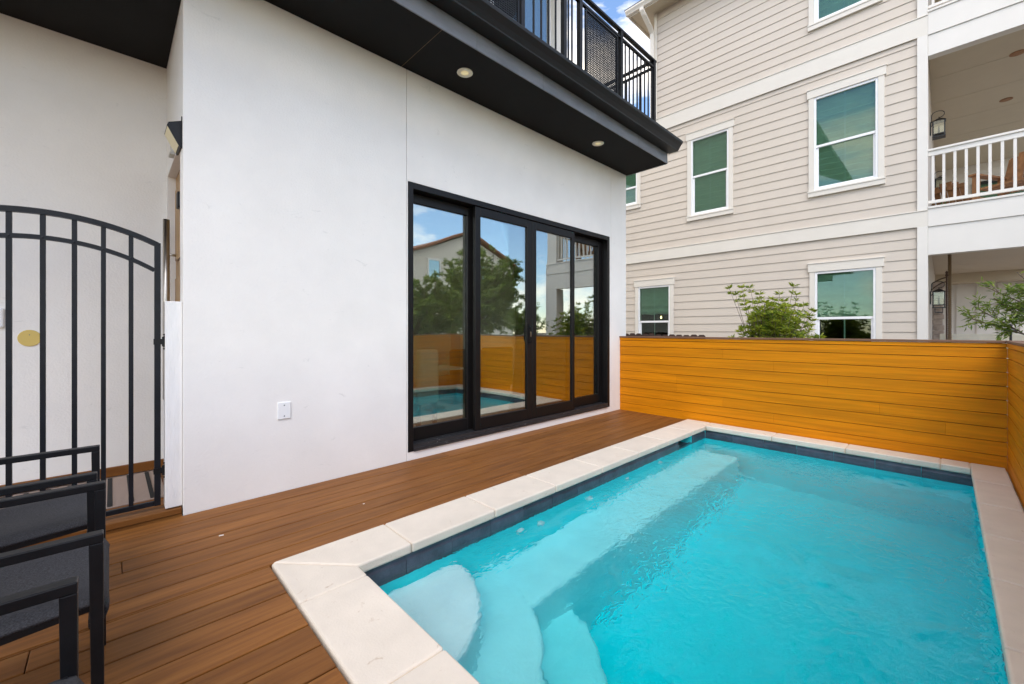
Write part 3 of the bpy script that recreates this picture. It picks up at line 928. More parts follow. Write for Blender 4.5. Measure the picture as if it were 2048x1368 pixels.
pts = [(-0.419 + 0.057 * math.cos(2 * math.pi * q / 40), 1.142 + 0.059 * math.sin(2 * math.pi * q / 40)) for q in range(40)]
yp.prism(pts, 'x', -4.541, -4.533)
yo = thing('round_cover_plate', 'blank round yellow cover plate on white wall behind the gate', 'cover plate', (-4.54, -0.42, 1.14))
put('plate', yp, 'yellow', yo, 0.002, 1)
put('screw', MB().lathe([(0.0, 0.0095), (0.003, 0.0095), (0.0035, 0.008), (0.0, 0.008)], (-4.541, -0.419, 1.165), 10, 'x'), 'screw', yo)
tag(put('switch_box', MB().box(-4.541, -4.515, -0.62, -0.533, 1.215, 1.352), 'plastic', None, 0.012, 3), 'white rounded switch box at left edge of wall behind gate', 'switch box')

# ------------------------------------------------------------------ gate
gx = -3.50
gate = thing('iron_gate', 'black arched iron gate with upright bars in front of the entry porch', 'gate', (gx, -0.28, 0.05))
def arc(zc, sag, y0, y1, n=28):
    ym, hc = (y0 + y1) / 2, (y1 - y0) / 2
    rad = (hc * hc + sag * sag) / (2 * sag)
    return [(gx, y, zc - rad + math.sqrt(rad * rad - (y - ym) ** 2)) for y in [y0 + (y1 - y0) * i / n for i in range(n + 1)]]
GY0, GY1 = -0.775, 0.215
put('arch_rail', MB().strip(arc(1.860, 0.115, GY0, GY1), 0.016, 0.015, (1, 0, 0)), 'gatemetal', gate)
put('arch_rail', MB().strip(arc(1.717, 0.137, GY0 + 0.014, GY1 - 0.014), 0.014, 0.012, (1, 0, 0)), 'gatemetal', gate)
for y in (GY0, GY1):
    put('stile', MB().box(gx - 0.0155, gx + 0.0155, y - 0.0155, y + 0.0155, 0.078, 1.756), 'gatemetal', gate, 0.002, 1)
put('bottom_rail', MB().box(gx - 0.0125, gx + 0.0125, GY0 + 0.016, GY1 - 0.016, 0.080, 0.110), 'gatemetal', gate, 0.002, 1)
def az(y, zc, sag):
    ym, hc = (GY0 + GY1) / 2, (GY1 - GY0) / 2
    rad = (hc * hc + sag * sag) / (2 * sag)
    return zc - rad + math.sqrt(rad * rad - (y - ym) ** 2)
for y in (0.090, -0.032, -0.152, -0.274, -0.396, -0.518, -0.640):
    put('bar', MB().box(gx - 0.011, gx + 0.011, y - 0.011, y + 0.011, 0.1105, az(y, 1.862, 0.115) - 0.012), 'gatemetal', gate)
    for zc, sg in ((1.717, 0.137),):
        put('weld', MB().lathe([(0.004, -0.014), (0.016, -0.006), (0.016, 0.006), (0.004, 0.014)], (gx, y, az(y, zc, sg)), 8), 'gatemetal', gate, smooth=True)
for z in (0.30, 1.125):
    hg = MB().box(gx + 0.002, gx + 0.018, GY1 - 0.02, GY1 + 0.026, z - 0.018, z + 0.018).tube([(gx + 0.012, GY1 + 0.03, z - 0.03), (gx + 0.012, GY1 + 0.03, z + 0.03)], 0.009, 10)
    for dz in (-0.045, -0.03, 0.03, 0.045):
        hg.lathe([(0.002, -0.006), (0.008, 0), (0.002, 0.006)], (gx + 0.016, 0.2475, z + dz), 8)
    put('hinge', hg, 'blackmetal', gate)
gpst = thing('gate_post', 'short white painted timber post carrying the gate hinges', 'post', (-3.5, 0.3, 0.05))
put('shaft', MB().box(-3.555, -3.452, 0.250, CY - 0.001, 0.056, 1.385), 'whitepaint', gpst, 0.004, 2)
# doormat with black stripes
rug = thing('porch_rug', 'tan ribbed rug with thin black stripes on the entry porch', 'rug', (-4.1, 0, 0.05))
put('pile', MB().box(-4.46, -3.72, -1.3, 0.28, 0.0505, 0.060), 'rug', rug, 0.003, 1)
for i in range(11):
    y = 0.205 - 0.105 * i
    put('stripe', MB().box(-4.44, -3.735, y - 0.012, y + 0.012, 0.0602, 0.0635), 'rugblack', rug)

# ------------------------------------------------------------------ patio chairs
def make_chair():
    t = thing('patio_chair', '', 'chair', (0, 0, 0))
    W = 0.55                                   # between arm centres; x 0..W ; front at y=0
    for x in (0.0, W):
        put('arm', MB().box(x - 0.019, x + 0.019, -0.60, 0.010, 0.596, 0.622), 'blackmetal', t, 0.003, 2)
        put('leg', MB().prism([(0.010, 0.5958), (-0.020, 0.5958), (-0.014, 0.0), (0.012, 0.0)], 'x', x - 0.0165, x + 0.0165), 'blackmetal', t, 0.003, 2)
        put('leg', MB().prism([(-0.56, 0.5958), (-0.595, 0.5958), (-0.64, 0.0), (-0.606, 0.0)], 'x', x - 0.0165, x + 0.0165), 'blackmetal', t, 0.003, 2)
        put('seat_rail', MB().strip([(x + (0.034 if x == 0 else -0.034), -0.005, 0.405), (x + (0.034 if x == 0 else -0.034), -0.25, 0.385), (x + (0.034 if x == 0 else -0.034), -0.50, 0.375), (x + (0.034 if x == 0 else -0.034), -0.57, 0.42), (x + (0.034 if x == 0 else -0.034), -0.66, 0.70), (x + (0.034 if x == 0 else -0.034), -0.72, 0.92)], 0.012, 0.012, (1, 0, 0)), 'blackmetal', t)
        put('bolt', MB().lathe([(0.0, 0.012), (0.007, 0.012), (0.009, 0.004), (0.009, 0.0)], (x + (0.0195 if x == 0 else -0.0315), -0.012, 0.36), 10, 'x'), 'steel', t)
    put('crossbar', MB().box(0.0195, W - 0.0195, -0.022, 0.002, 0.345, 0.372), 'blackmetal', t, 0.003, 1)
    put('crossbar', MB().box(0.0195, W - 0.0195, -0.60, -0.578, 0.345, 0.372), 'blackmetal', t, 0.003, 1)
    # sling: padded sheet rolled over the front edge, sagging between the rails
    prof = [(-0.012, 0.376), (0.002, 0.385), (0.008, 0.402), (0.0, 0.418), (-0.025, 0.424), (-0.12, 0.420), (-0.25, 0.412), (-0.40, 0.402), (-0.50, 0.402), (-0.555, 0.428), (-0.60, 0.54), (-0.645, 0.70), (-0.70, 0.90), (-0.715, 0.935)]
    nx = 9
    vv, ff = [], []
    for (y, z) in prof:
        for i in range(nx):
            u = i / (nx - 1)
            e = abs(2 * u - 1)
            sag = 0.016 * (1 - e ** 2) if y < 0 else 0.0
            drop = 0.020 if i in (0, nx - 1) else 0.0
            vv.append((0.022 + u * (W - 0.044), y + (0.5 * sag if y < -0.56 else 0), z - (sag if y > -0.56 else 0) - drop))
    for j in range(len(prof) - 1):
        for i in range(nx - 1):
            ff.append((j * nx + i, j * nx + i + 1, (j + 1) * nx + i + 1, (j + 1) * nx + i))
    me = bpy.data.meshes.new('sling')
    me.from_pydata(vv, [], ff)
    bm = bmesh.new()
    bm.from_mesh(me)
    bmesh.ops.recalc_face_normals(bm, faces=bm.faces)
    r_ = bmesh.ops.solidify(bm, geom=bm.faces[:], thickness=0.012)
    bmesh.ops.subdivide_edges(bm, edges=bm.edges[:], cuts=1, use_grid_fill=True, smooth=0.15)
    bm.to_mesh(me)
    bm.free()
    for p in me.polygons:
        p.use_smooth = True
    link('sling', me, 'sling', t)
    return t
grp = 'black sling patio chairs in a row on the deck'
ch = make_chair()
ch.location = (-2.945, -0.050, 0.0)
ch['label'] = 'black metal patio chair with sling seat, farthest of the three, nearest the gate'
ch['group'] = grp
dup(ch, (0.715, 0.025, 0), 'black metal patio chair with sling seat, middle one of the three', grp)
dup(ch, (1.545, -0.015, 0), 'black metal patio chair with sling seat, nearest one, cut off by bottom left corner', grp)

# bits of debris on the deck
for i, (x, y, s, lb) in enumerate(((-2.93, 0.455, 0.018, 'largest white leaf scrap lying on the deck beside the gate post'), (-2.78, 1.25, 0.010, 'tiny white scrap on the deck boards in front of the outlet cover'))):
    q = MB().prism([(x, y), (x + s * 0.4, y + s), (x + s * 0.7, y + s * 1.1), (x + s * 0.35, y - s * 0.2)], 'z', 0.002, 0.006)
    tag(put('leaf_scrap', q, 'debris'), lb, 'scrap')

# ------------------------------------------------------------------ balcony railing
rail = thing('balcony_railing', 'black metal balcony railing with pickets and perforated panels above the gutter', 'railing', (-2.95, 3, 4.0))
RX, RY, RZ = -2.95, 5.70, 5.125
put('top_rail', MB().box(RX - 0.026, RX + 0.026, -3.2, RY + 0.05, RZ - 0.022, RZ + 0.008), 'blackmetal', rail, 0.003, 1)
put('second_rail', MB().box(RX - 0.017, RX + 0.017, -3.2, RY - 0.0255, RZ - 0.118, RZ - 0.090), 'blackmetal', rail)
put('bottom_rail', MB().box(RX - 0.017, RX + 0.017, -3.2, RY - 0.0255, 4.07, 4.10), 'blackmetal', rail)
put('top_rail', MB().box(-4.498, RX - 0.0265, RY - 0.026, RY + 0.026, RZ - 0.022, RZ + 0.008), 'blackmetal', rail, 0.003, 1)
put('second_rail', MB().box(-4.498, RX - 0.0255, RY - 0.017, RY + 0.017, RZ - 0.118, RZ - 0.090), 'blackmetal', rail)
put('bottom_rail', MB().box(-4.498, RX - 0.0255, RY - 0.017, RY + 0.017, 4.07, 4.10), 'blackmetal', rail)
posts = [RY, 4.81, 3.93, 3.64, 2.97, 2.35, 1.4]
for y in posts:
    piece('post', RX - 0.025, RX + 0.025, y - 0.025, y + 0.025, 4.0, RZ - 0.0225, 'blackmetal', rail)
for y in [4.925 + 0.103 * i for i in range(8)] + [3.03 + 0.117 * i for i in range(1, 5)] + [3.785, 3.72] + [2.25 - 0.11 * i for i in range(1, 8)]:
    if all(abs(y - p) > 0.035 for p in posts):
        piece('picket', RX - 0.008, RX + 0.008, y - 0.008, y + 0.008, 4.1005, RZ - 0.1185, 'blackmetal', rail)
for x in [RX - 0.22 - 0.22 * i for i in range(6)]:
    piece('picket', x - 0.008, x + 0.008, RY - 0.008, RY + 0.008, 4.1005, RZ - 0.1185, 'blackmetal', rail)
def mesh_panel(y0, y1, z0, z1):
    f = MB()
    for (a, b, c, d) in ((y0, y0 + 0.022, z0, z1), (y1 - 0.022, y1, z0, z1), (y0 + 0.0222, y1 - 0.0222, z0, z0 + 0.022), (y0 + 0.0222, y1 - 0.0222, z1 - 0.022, z1)):
        f.box(RX - 0.012, RX + 0.012, a, b, c, d)
    pf = put('panel_frame', f, 'blackmetal', rail)
    # perforated sheet: crossing strands with diamond openings
    s = MB()
    p = 0.030
    w = 0.0042
    Lz, Ly = z1 - z0 - 0.04, y1 - y0 - 0.04
    ny = int(Ly / p)
    nz = int(Lz / (p * 0.72))
    for i in range(ny + 1):
        yy = y0 + 0.02 + Ly * i / ny
        s.box(RX - 0.003, RX + 0.003, yy - w, yy + w, z0 + 0.02, z1 - 0.02)
    for j in range(nz + 1):
        zz = z0 + 0.02 + Lz * j / nz
        s.box(RX - 0.0045, RX + 0.0045, y0 + 0.02, y1 - 0.02, zz - w, zz + w)
    o = put('perforated_sheet', s, 'blackmetal', pf)
    o['kind'] = 'stuff'
mesh_panel(4.035, 4.735, 4.105, 5.000)
mesh_panel(2.38, 2.93, 4.105, 5.000)

# ------------------------------------------------------------------ beige neighbour house
NY = 9.9
PXA, PXB = -0.203, 1.80
nb = thing('beige_house', 'tall beige clapboard house with white porches behind the pool fence', 'house', (-3, 12, 0))
wins = [  # x0,x1,z0,z1, meeting rail, shade bottom, dark below
    (-1.75, -0.865, 3.94, 5.68, 4.765, 3.94),
    (-4.142, -3.367, 3.92, 5.64, 4.80, 3.92),
    (-6.42, -5.60, 4.52, 5.64, 4.95, 4.5),
    (-1.75, -0.90, 7.20, 8.80, 8.0, 7.2),
    (-1.735, -0.895, 0.62, 2.285, 1.425, 1.425),
    (-5.51, -4.715, 0.62, 2.27, 1.41, 1.60),
]
bk = MB()
holes = [(w[0] - 0.03, w[1] + 0.03, w[2] - 0.03, w[3] + 0.03) for w in wins]
wall_holes(bk, 'y', NY + 0.012, NY + 0.16, -8.0, -0.335, -0.16, 6.40, holes)
wall_holes(bk, 'y', NY + 0.012, NY + 0.16, -5.05, -0.335, 6.401, 9.16, holes)
bk.box(-8.0, -7.8, NY + 0.161, 18.0, -0.16, 6.4).box(-8.0, -0.36, 17.8, 18.0, -0.16, 9.16).box(-5.05, -4.85, NY + 0.161, 17.79, 6.401, 9.16)
bk.box(-0.36, -0.205, NY - 0.012, NY + 0.1605, 2.93, 3.23).box(-0.36, -0.205, NY - 0.012, NY + 0.1605, 6.155, 6.50)
bk.box(-0.36, -0.205, NY + 0.161, 18.0, -0.16, 9.16)
bk.box(-7.79, -0.361, NY + 0.2, 17.79, 3.05, 3.2).box(-7.79, -0.361, NY + 0.2, 17.79, 6.2, 6.39).box(-4.84, -0.361, NY + 0.2, 17.79, 9.0, 9.15)
bk.box(-8.1, -5.06, NY - 0.02, 18.1, 6.405, 6.47)
put('wall', bk, 'siding', nb)
PITCH = 0.178
row0 = 2.945 - PITCH * 17.4
zrow = 2.945 - PITCH * 17
bands = [(2.945, 3.215), (6.16, 6.49)]
def siding_row(z, x0, x1):
    za, zb = z, z + PITCH
    segs = [(x0, x1)]
    for w in wins:
        a, b, c, d = w[0] - 0.055, w[1] + 0.055, w[2] - 0.05, w[3] + 0.07
        if zb > c and za < d:
            ns = []
            for (p, q) in segs:
                if b <= p or a >= q:
                    ns.append((p, q))
                else:
                    if a > p:
                        ns.append((p, a))
                    if b < q:
                        ns.append((b, q))
            segs = ns
    for (p, q) in segs:
        cut = [p, q]
        if q - p > 3.7:
            cut = [p, p + 1.1 + (int(z * 57) % 5) * 0.42, q]
        for a, b in zip(cut, cut[1:]):
            m_ = MB().prism([(NY - 0.003, za), (NY - 0.0035, za + 0.002), (NY + 0.0105, zb + 0.018), (NY + 0.0118, zb + 0.018), (NY + 0.0118, za)], 'x', a + 0.0007, b - 0.0007)
            put('siding_board', m_, 'siding', nb)
z = 3.215 - PITCH * 1.0 - 2.945 + 2.945
rows = []
z = 2.945 - PITCH
while z > -0.2:
    rows.append(z)
    z -= PITCH
z = 3.215
while z < 6.16 - 0.02:
    rows.append(z)
    z += PITCH
z = 6.49
while z < 9.05:
    rows.append(z)
    z += PITCH
for z in rows:
    siding_row(z, -5.05 if z > 6.3 else -8.0, -0.335)
# belt bands with drip caps
for (a, b) in bands:
    x0 = -8.0 if a < 4 else -5.10
    piece('belt_band', x0, PXA - 0.001, NY - 0.030, NY - 0.0125, a, b - 0.012, 'trim', nb, 0.002, 1)
    piece('band_cap', x0, PXA - 0.001, NY - 0.042, NY - 0.0125, b - 0.0115, b + 0.006, 'trim', nb, 0.002, 1)
# corner boards
piece('corner_board', -5.09, -5.02, NY - 0.030, NY - 0.0125, 6.497, 9.15, 'trim', nb)
for (a, b) in ((-0.16, 2.944), (3.222, 6.159), (6.497, 9.15)):
    piece('corner_board', -0.335, -0.205, NY - 0.034, NY + 0.16, a, b, 'porchwhite', nb, 0.003, 1)
# windows
for (x0, x1, z0, z1, zm, sb) in wins:
    c = MB()
    c.box(x0 - 0.115, x0 - 0.03, NY - 0.030, NY + 0.01, z0 - 0.03, z1 + 0.045).box(x1 + 0.03, x1 + 0.115, NY - 0.030, NY + 0.01, z0 - 0.03, z1 + 0.045)
    c.box(x0 - 0.140, x1 + 0.140, NY - 0.040, NY + 0.01, z1 + 0.0455, z1 + 0.20).box(x0 - 0.15, x1 + 0.15, NY - 0.052, NY + 0.01, z1 + 0.2005, z1 + 0.218)
    c.box(x0 - 0.125, x1 + 0.125, NY - 0.040, NY + 0.01, z0 - 0.145, z0 - 0.0605).box(x0 - 0.13, x1 + 0.13, NY - 0.050, NY + 0.01, z0 - 0.060, z0 - 0.0305)
    wobj = put('window', c, 'trim', nb, 0.002, 1)
    f = MB()
    f.box(x0 - 0.0295, x0 + 0.006, NY - 0.018, NY + 0.07, z0 - 0.03, z1 + 0.045).box(x1 - 0.006, x1 + 0.0295, NY - 0.018, NY + 0.07, z0 - 0.03, z1 + 0.045)
    f.box(x0 + 0.0062, x1 - 0.0062, NY - 0.018, NY + 0.07, z1 + 0.0, z1 + 0.045).box(x0 + 0.0062, x1 - 0.0062, NY - 0.018, NY + 0.07, z0 - 0.03, z0 + 0.004)
    put('frame', f, 'vinyl', wobj, 0.003, 1)
    s = MB()
    s.box(x0 + 0.0065, x1 - 0.0065, NY - 0.002, NY + 0.03, zm - 0.022, zm + 0.024)
    s.box(x0 + 0.0065, x0 + 0.04, NY + 0.02, NY + 0.045, z0 + 0.0045, zm - 0.0225).box(x1 - 0.04, x1 - 0.0065, NY + 0.02, NY + 0.045, z0 + 0.0045, zm - 0.0225)
    s.box(x0 + 0.0405, x1 - 0.0405, NY + 0.02, NY + 0.045, z0 + 0.0045, z0 + 0.045)
    put('sash', s, 'vinyl', wobj, 0.002, 1)
    xm = (x0 + x1) / 2
    put('muntin', MB().box(xm - 0.010, xm + 0.010, NY + 0.019, NY + 0.024, zm + 0.0245, z1 - 0.001).box(xm - 0.010, xm + 0.010, NY + 0.040, NY + 0.045, z0 + 0.046, zm - 0.0228), 'vinyl', wobj)
    piece('pane', x0 + 0.0062, x1 - 0.0062, NY + 0.013, NY + 0.017, zm + 0.0242, z1 - 0.0002, 'glasswin', wobj)
    piece('pane', x0 + 0.0405, x1 - 0.0405, NY + 0.034, NY + 0.038, z0 + 0.0452, zm - 0.0225, 'glasswin', wobj)
    # fabric shade with soft folds near its hem
    sh = MB()
    n = 90
    nx = 14
    vv, ff = [], []
    for j in range(n + 1):
        for i in range(nx + 1):
            t = j / n
            zz = z1 - (z1 - sb) * t
            fold = (0.014 * math.sin(t * 26) * (t ** 2) + 0.004 * math.sin(i * 1.7 + j * 0.15)) if z1 < 3 else 0.016 * (((z1 - zz) / 0.115) % 1.0)
            vv.append((x0 + (x1 - x0) * i / nx, NY + 0.082 + fold, zz + 0.01 * t * math.sin(i * 0.9)))
    for j in range(n):
        for i in range(nx):
            a = j * (nx + 1) + i
            ff.append((a, a + 1, a + nx + 2, a + nx + 1))
    put('shade', MB().add(vv, ff), 'shade', wobj, smooth=z1 < 3)
# added dark panel in place of the unlit room behind the low windows
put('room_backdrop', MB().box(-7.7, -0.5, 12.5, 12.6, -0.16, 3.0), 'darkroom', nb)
# eave, gutter, downspout, roof
ev = MB().box(-5.55, 2.4, 9.47, 18.4, 9.165, 9.19)
put('eave_soffit', ev, 'porchceil', nb)
put('rafter_board', MB().box(-5.56, 2.4, 9.45, 9.469, 9.10, 9.22).box(-5.575, -5.556, 9.45, 18.4, 9.10, 9.22), 'trim', nb)
put('gutter', MB().prism([(9.449, 9.12), (9.38, 9.12), (9.36, 9.16), (9.33, 9.20), (9.33, 9.235), (9.449, 9.235)], 'x', -5.60, 2.4), 'trim', nb, 0.003, 1)
dspts = [(-5.17, 9.40, 9.12), (-5.17, 9.40, 9.06), (-5.15, 9.46, 8.97), (-5.12, 9.72, 8.76), (-5.115, 9.815, 8.66), (-5.115, 9.83, 8.5), (-5.115, 9.83, 6.5)]
put('downspout', MB().strip(dspts, 0.050, 0.034, (1, 0, 0)), 'trim', nb, 0.004, 1)
put('roof', MB().prism([(9.34, 9.24), (9.34, 9.27), (14.0, 11.8), (18.6, 9.27), (18.6, 9.24)], 'x', -5.62, 2.5), 'roofgrey', nb)

# porches
PXA, PXB = -0.203, 1.80
for (fl, ce, hd_) in ((0.05, 2.80, 2.46), (3.23, 5.97, 5.80), (6.52, 9.16, 8.9)):
    k = int(fl > 1) + int(fl > 5)
    if k:
        put('porch_floor', MB().box(PXA, PXB, NY + 0.02, 17.99, fl - 0.10, fl + 0.03), 'trim', nb)
    # ceiling panels
    if k < 2:
        y = NY + 0.16
        while y < 17.9:
            y2 = min(y + 1.22, 17.98)
            piece('ceiling_panel', PXA + 0.001, PXB, y + 0.005, y2 - 0.005, ce, ce + 0.03, 'porchceil', nb)
            y = y2
        put('ceiling_void', MB().box(PXA, PXB, NY + 0.16, 17.99, ce + 0.031, ce + 0.05), 'darkroom', nb)
        put('porch_beam', MB().box(PXA, PXB, NY - 0.010, NY + 0.155, hd_, 2.93 if k == 0 else 6.145), 'porchwhite', nb, 0.002, 1)
    # deck edge band
    if k:
        b0 = 2.932 if k == 1 else 6.147
        put('edge_band', MB().box(PXA, PXB, NY - 0.028, NY + 0.155, b0, fl + 0.0).box(PXA, PXB, NY - 0.045, NY + 0.018, fl + 0.0005, fl + 0.035), 'porchwhite', nb, 0.002, 1)
        # railing
        rt = fl + 1.01
        piece('hand_rail', PXA + 0.001, 1.40, NY + 0.01, NY + 0.10, rt - 0.035, rt, 'porchwhite', nb, 0.003, 1)
        piece('upper_rail', PXA + 0.001, 1.40, NY + 0.03, NY + 0.08, rt - 0.115, rt - 0.0355, 'porchwhite', nb)
        piece('lower_rail', PXA + 0.001, 1.40, NY + 0.03, NY + 0.08, fl + 0.10, fl + 0.145, 'porchwhite', nb)
        x = -0.145
        while x < 1.38:
            piece('baluster', x - 0.017, x + 0.017, NY + 0.038, NY + 0.072, fl + 0.1455, rt - 0.1155, 'porchwhite', nb)
            x += 0.126
        # side railing on the far edge
        piece('hand_rail', PXB - 0.09, PXB, NY + 0.36, 17.9, rt - 0.035, rt, 'porchwhite', nb)
        piece('lower_rail', PXB - 0.07, PXB - 0.02, NY + 0.36, 17.9, fl + 0.10, fl + 0.145, 'porchwhite', nb)
        y = NY + 0.45
        while y < 17.8:
            piece('baluster', PXB - 0.062, PXB - 0.028, y - 0.017, y + 0.017, fl + 0.1455, rt - 0.0355, 'porchwhite', nb)
            y += 0.25
    piece('porch_column', 1.402, PXB, NY - 0.005, NY + 0.35, fl + (0.036 if k else -0.21), hd_ - 0.0005, 'porchwhite', nb, 0.004, 1)
    piece('porch_column', 1.45, PXB, 13.8, 14.15, fl + (0.036 if k else -0.21), ce - 0.002, 'porchwhite', nb, 0.004, 1)
put('porch_floor', MB().box(PXA, 2.1, NY + 0.02, 17.99, -0.15, 0.05), 'stone', nb)
# rear wall of the porches: clapboard above, board and batten below
bw = MB()
wall_holes(bw, 'y', 17.99, 18.15, PXA, 3.2, -0.16, 9.15, [(0.62, 1.5, 3.4, 5.4)])
put('rear_wall', bw, 'porchwhite', nb)
zz = 3.27
while zz < 5.95:
    for (a, b) in (((PXA, 0.52), (1.6, 3.2)) if zz < 5.45 else ((PXA, 3.2),)):
        put('siding_board', MB().prism([(17.962, zz), (17.986, zz + 0.19), (17.989, zz)], 'x', a, b), 'porchwhite', nb)
    zz += 0.178
rwn = put('rear_or_fill_window', MB().box(0.54, 0.62, 17.93, 17.985, 3.4, 5.45).box(1.5, 1.58, 17.93, 17.985, 3.4, 5.45).box(0.6205, 1.4995, 17.93, 17.985, 5.36, 5.45).box(0.6205, 1.4995, 17.94, 17.985, 4.45, 4.53), 'lantern', nb)
piece('pane', 0.621, 1.499, 17.99, 17.996, 3.4, 5.359, 'glasswin', rwn)
piece('shade', 0.60, 1.52, 18.02, 18.03, 3.4, 5.40, 'shade', rwn)
for i in range(9):
    x = PXA + 0.02 + 0.40 * i
    piece('batten', x, x + 0.045, 17.965, 17.989, -0.1, 2.53, 'porchwhite', nb)
put('porch_header', MB().box(PXA + 0.001, 3.2, 17.3, 17.95, 2.54, 2.798), 'porchceil', nb)
for (lx, ly, lz) in ((0.86, 11.25, 5.97), (0.87, 13.35, 5.97), (0.6, 11.8, 2.80)):
    d = put('downlight', MB().lathe([(0.055, lz - 0.001), (0.095, lz - 0.001), (0.095, lz - 0.010), (0.055, lz - 0.014)], (lx, ly, 0), 24), 'teak', nb)
    put('lens', MB().lathe([(0.0, lz - 0.002), (0.054, lz - 0.002), (0.054, lz - 0.008), (0.0, lz - 0.008)], (lx, ly, 0), 24), 'porchceil', d)

# lanterns
def lantern(x, y, z, label, cup=False):
    t = thing('wall_lantern', label, 'lantern', (x, y, z), 'black carriage lanterns on the neighbouring porches')
    w = 0.075
    put('back_plate', MB().box(PXA + 0.0005, PXA + 0.018, y - 0.03, y + 0.03, z - 0.14, z + 0.10), 'lantern', t, 0.003, 1)
    lp = [(PXA + 0.018, y, z + 0.09)]
    for q in range(15):
        a = math.pi * (1.0 - 1.45 * q / 14)
        lp.append((x - 0.012 + 0.085 * math.cos(a), y, z + 0.215 + 0.065 * math.sin(a)))
    put('scroll_arm', MB().tube(lp, 0.007, 6).tube([(PXA + 0.018, y, z + 0.02), (x - w, y, z + 0.06)], 0.006, 6).tube([(x, y, z + 0.13), (x, y, z + 0.17)], 0.006, 6), 'lantern', t, smooth=True)
    c = MB()
    for sx in (-1, 1):
        for sy in (-1, 1):
            c.box(x + sx * w - 0.008, x + sx * w + 0.008, y + sy * w - 0.008, y + sy * w + 0.008, z - 0.20, z + 0.08)
    c.box(x - w - 0.010, x + w + 0.010, y - w - 0.010, y + w + 0.010, z - 0.165, z - 0.15)
    c.box(x - w - 0.012, x + w + 0.012, y - w - 0.012, y + w + 0.012, z - 0.215, z - 0.20)
    put('cage', c, 'lantern', t)
    rf = MB()
    b = w + 0.018
    rf.add([(x - b, y - b, z + 0.0805), (x + b, y - b, z + 0.0805), (x + b, y + b, z + 0.0805), (x - b, y + b, z + 0.0805), (x - 0.02, y - 0.02, z + 0.135), (x + 0.02, y - 0.02, z + 0.135), (x + 0.02, y + 0.02, z + 0.135), (x - 0.02, y + 0.02, z + 0.135)],
           [(0, 3, 2, 1), (4, 5, 6, 7), (0, 1, 5, 4), (1, 2, 6, 5), (2, 3, 7, 6), (3, 0, 4, 7)])
    put('hood', rf, 'lantern', t)
    gp_ = MB()
    gp_.box(x - w + 0.009, x + w - 0.009, y - w - 0.001, y - w + 0.001, z - 0.149, z + 0.08).box(x - w + 0.009, x + w - 0.009, y + w - 0.001, y + w + 0.001, z - 0.149, z + 0.08)
    gp_.box(x - w - 0.001, x - w + 0.001, y - w + 0.009, y + w - 0.009, z - 0.149, z + 0.08).box(x + w - 0.001, x + w + 0.001, y - w + 0.009, y + w - 0.009, z - 0.149, z + 0.08)
    put('glazing', gp_, 'glassclear', t)
    put('candle', MB().tube([(x, y, z - 0.149), (x, y, z - 0.06)], 0.012, 8).tube([(x, y, z - 0.059), (x, y, z + 0.0)], 0.014, 8, 0.003), 'screw', t)
    if cup:
        put('lower_cup', MB().box(x - 0.055, x + 0.055, y - 0.055, y + 0.055, z - 0.305, z - 0.290).box(x - 0.055, x - 0.045, y - 0.055, y - 0.045, z - 0.29, z - 0.216).box(x + 0.045, x + 0.055, y - 0.055, y - 0.045, z - 0.29, z - 0.216).box(x - 0.055, x - 0.045, y + 0.045, y + 0.055, z - 0.29, z - 0.216).box(x + 0.045, x + 0.055, y + 0.045, y + 0.055, z - 0.29, z - 0.216), 'lantern', t)
lantern(-0.085, 11.0, 4.96, 'black carriage lantern on the upper porch, the nearer and larger one')
lantern(-0.100, 15.2, 4.96, 'black carriage lantern seen low between the balusters of the upper porch')
lantern(-0.085, 11.0, 1.82, 'black carriage lantern with lower cup on the ground floor porch', True)

# upper porch: slatted timber chairs and a potted plant
def lounge_chair(x, y, z, rz, label, s=1.0):
    t = thing('timber_chair', label, 'chair', (0, 0, 0), 'slatted timber chairs on the upper porch')
    for i in range(6):
        u = -0.27 + 0.108 * i
        h = 0.88 + 0.10 * math.cos((i - 2.5) * 0.7)
        put('back_slat', MB().prism([(0.12, 0.32), (0.145, 0.32), (0.335, h), (0.31, h)], 'x', u - 0.044, u + 0.044), 'teak', t)
    for i in range(5):
        put('seat_slat', MB().box(-0.28, 0.28, -0.42 + 0.108 * i, -0.33 + 0.108 * i, 0.34, 0.365), 'teak', t)
    for s_ in (-1, 1):
        put('arm', MB().box(s_ * 0.33 - 0.05, s_ * 0.33 + 0.05, -0.46, 0.22, 0.56, 0.585), 'teak', t)
        put('leg', MB().box(s_ * 0.32 - 0.025, s_ * 0.32 + 0.025, -0.42, -0.34, 0.0, 0.5595), 'teak', t)
        put('leg', MB().box(s_ * 0.32 - 0.025, s_ * 0.32 + 0.025, 0.12, 0.20, 0.0, 0.5595), 'teak', t)
    put('back_rail', MB().box(-0.30, 0.30, 0.31, 0.34, 0.80, 0.88), 'teak', t)
    t.scale = (s, s, s)
    t.rotation_euler = (0, 0, rz)
    t.location = (x, y, z)
    return t
lounge_chair(0.95, 11.35, 3.262, R(-30), 'large brown slatted timber chair behind the upper porch railing at right', 1.22)
lounge_chair(0.16, 12.7, 3.262, R(150), 'smaller orange brown timber chair beside the potted plant on upper porch', 1.0)

def leaf_quads(mb, p, d, L, W, rnd):
    """one leaf: two quads bent along the middle, pointing along d"""
    d = d.normalized()
    s = d.cross(Vector((rnd.uniform(-1, 1), rnd.uniform(-1, 1), rnd.uniform(-1, 1))))
    if s.length < 1e-3:
        s = d.cross(Vector((0, 0, 1)))
    s.normalize()
    nrm = d.cross(s)
    a = p
    m_ = p + d * L * 0.5 + nrm * L * 0.06
    e = p + d * L - nrm * L * 0.05
    mb.add([a, m_ - s * W * 0.5, e, m_ + s * W * 0.5], [(0, 1, 2, 3)])

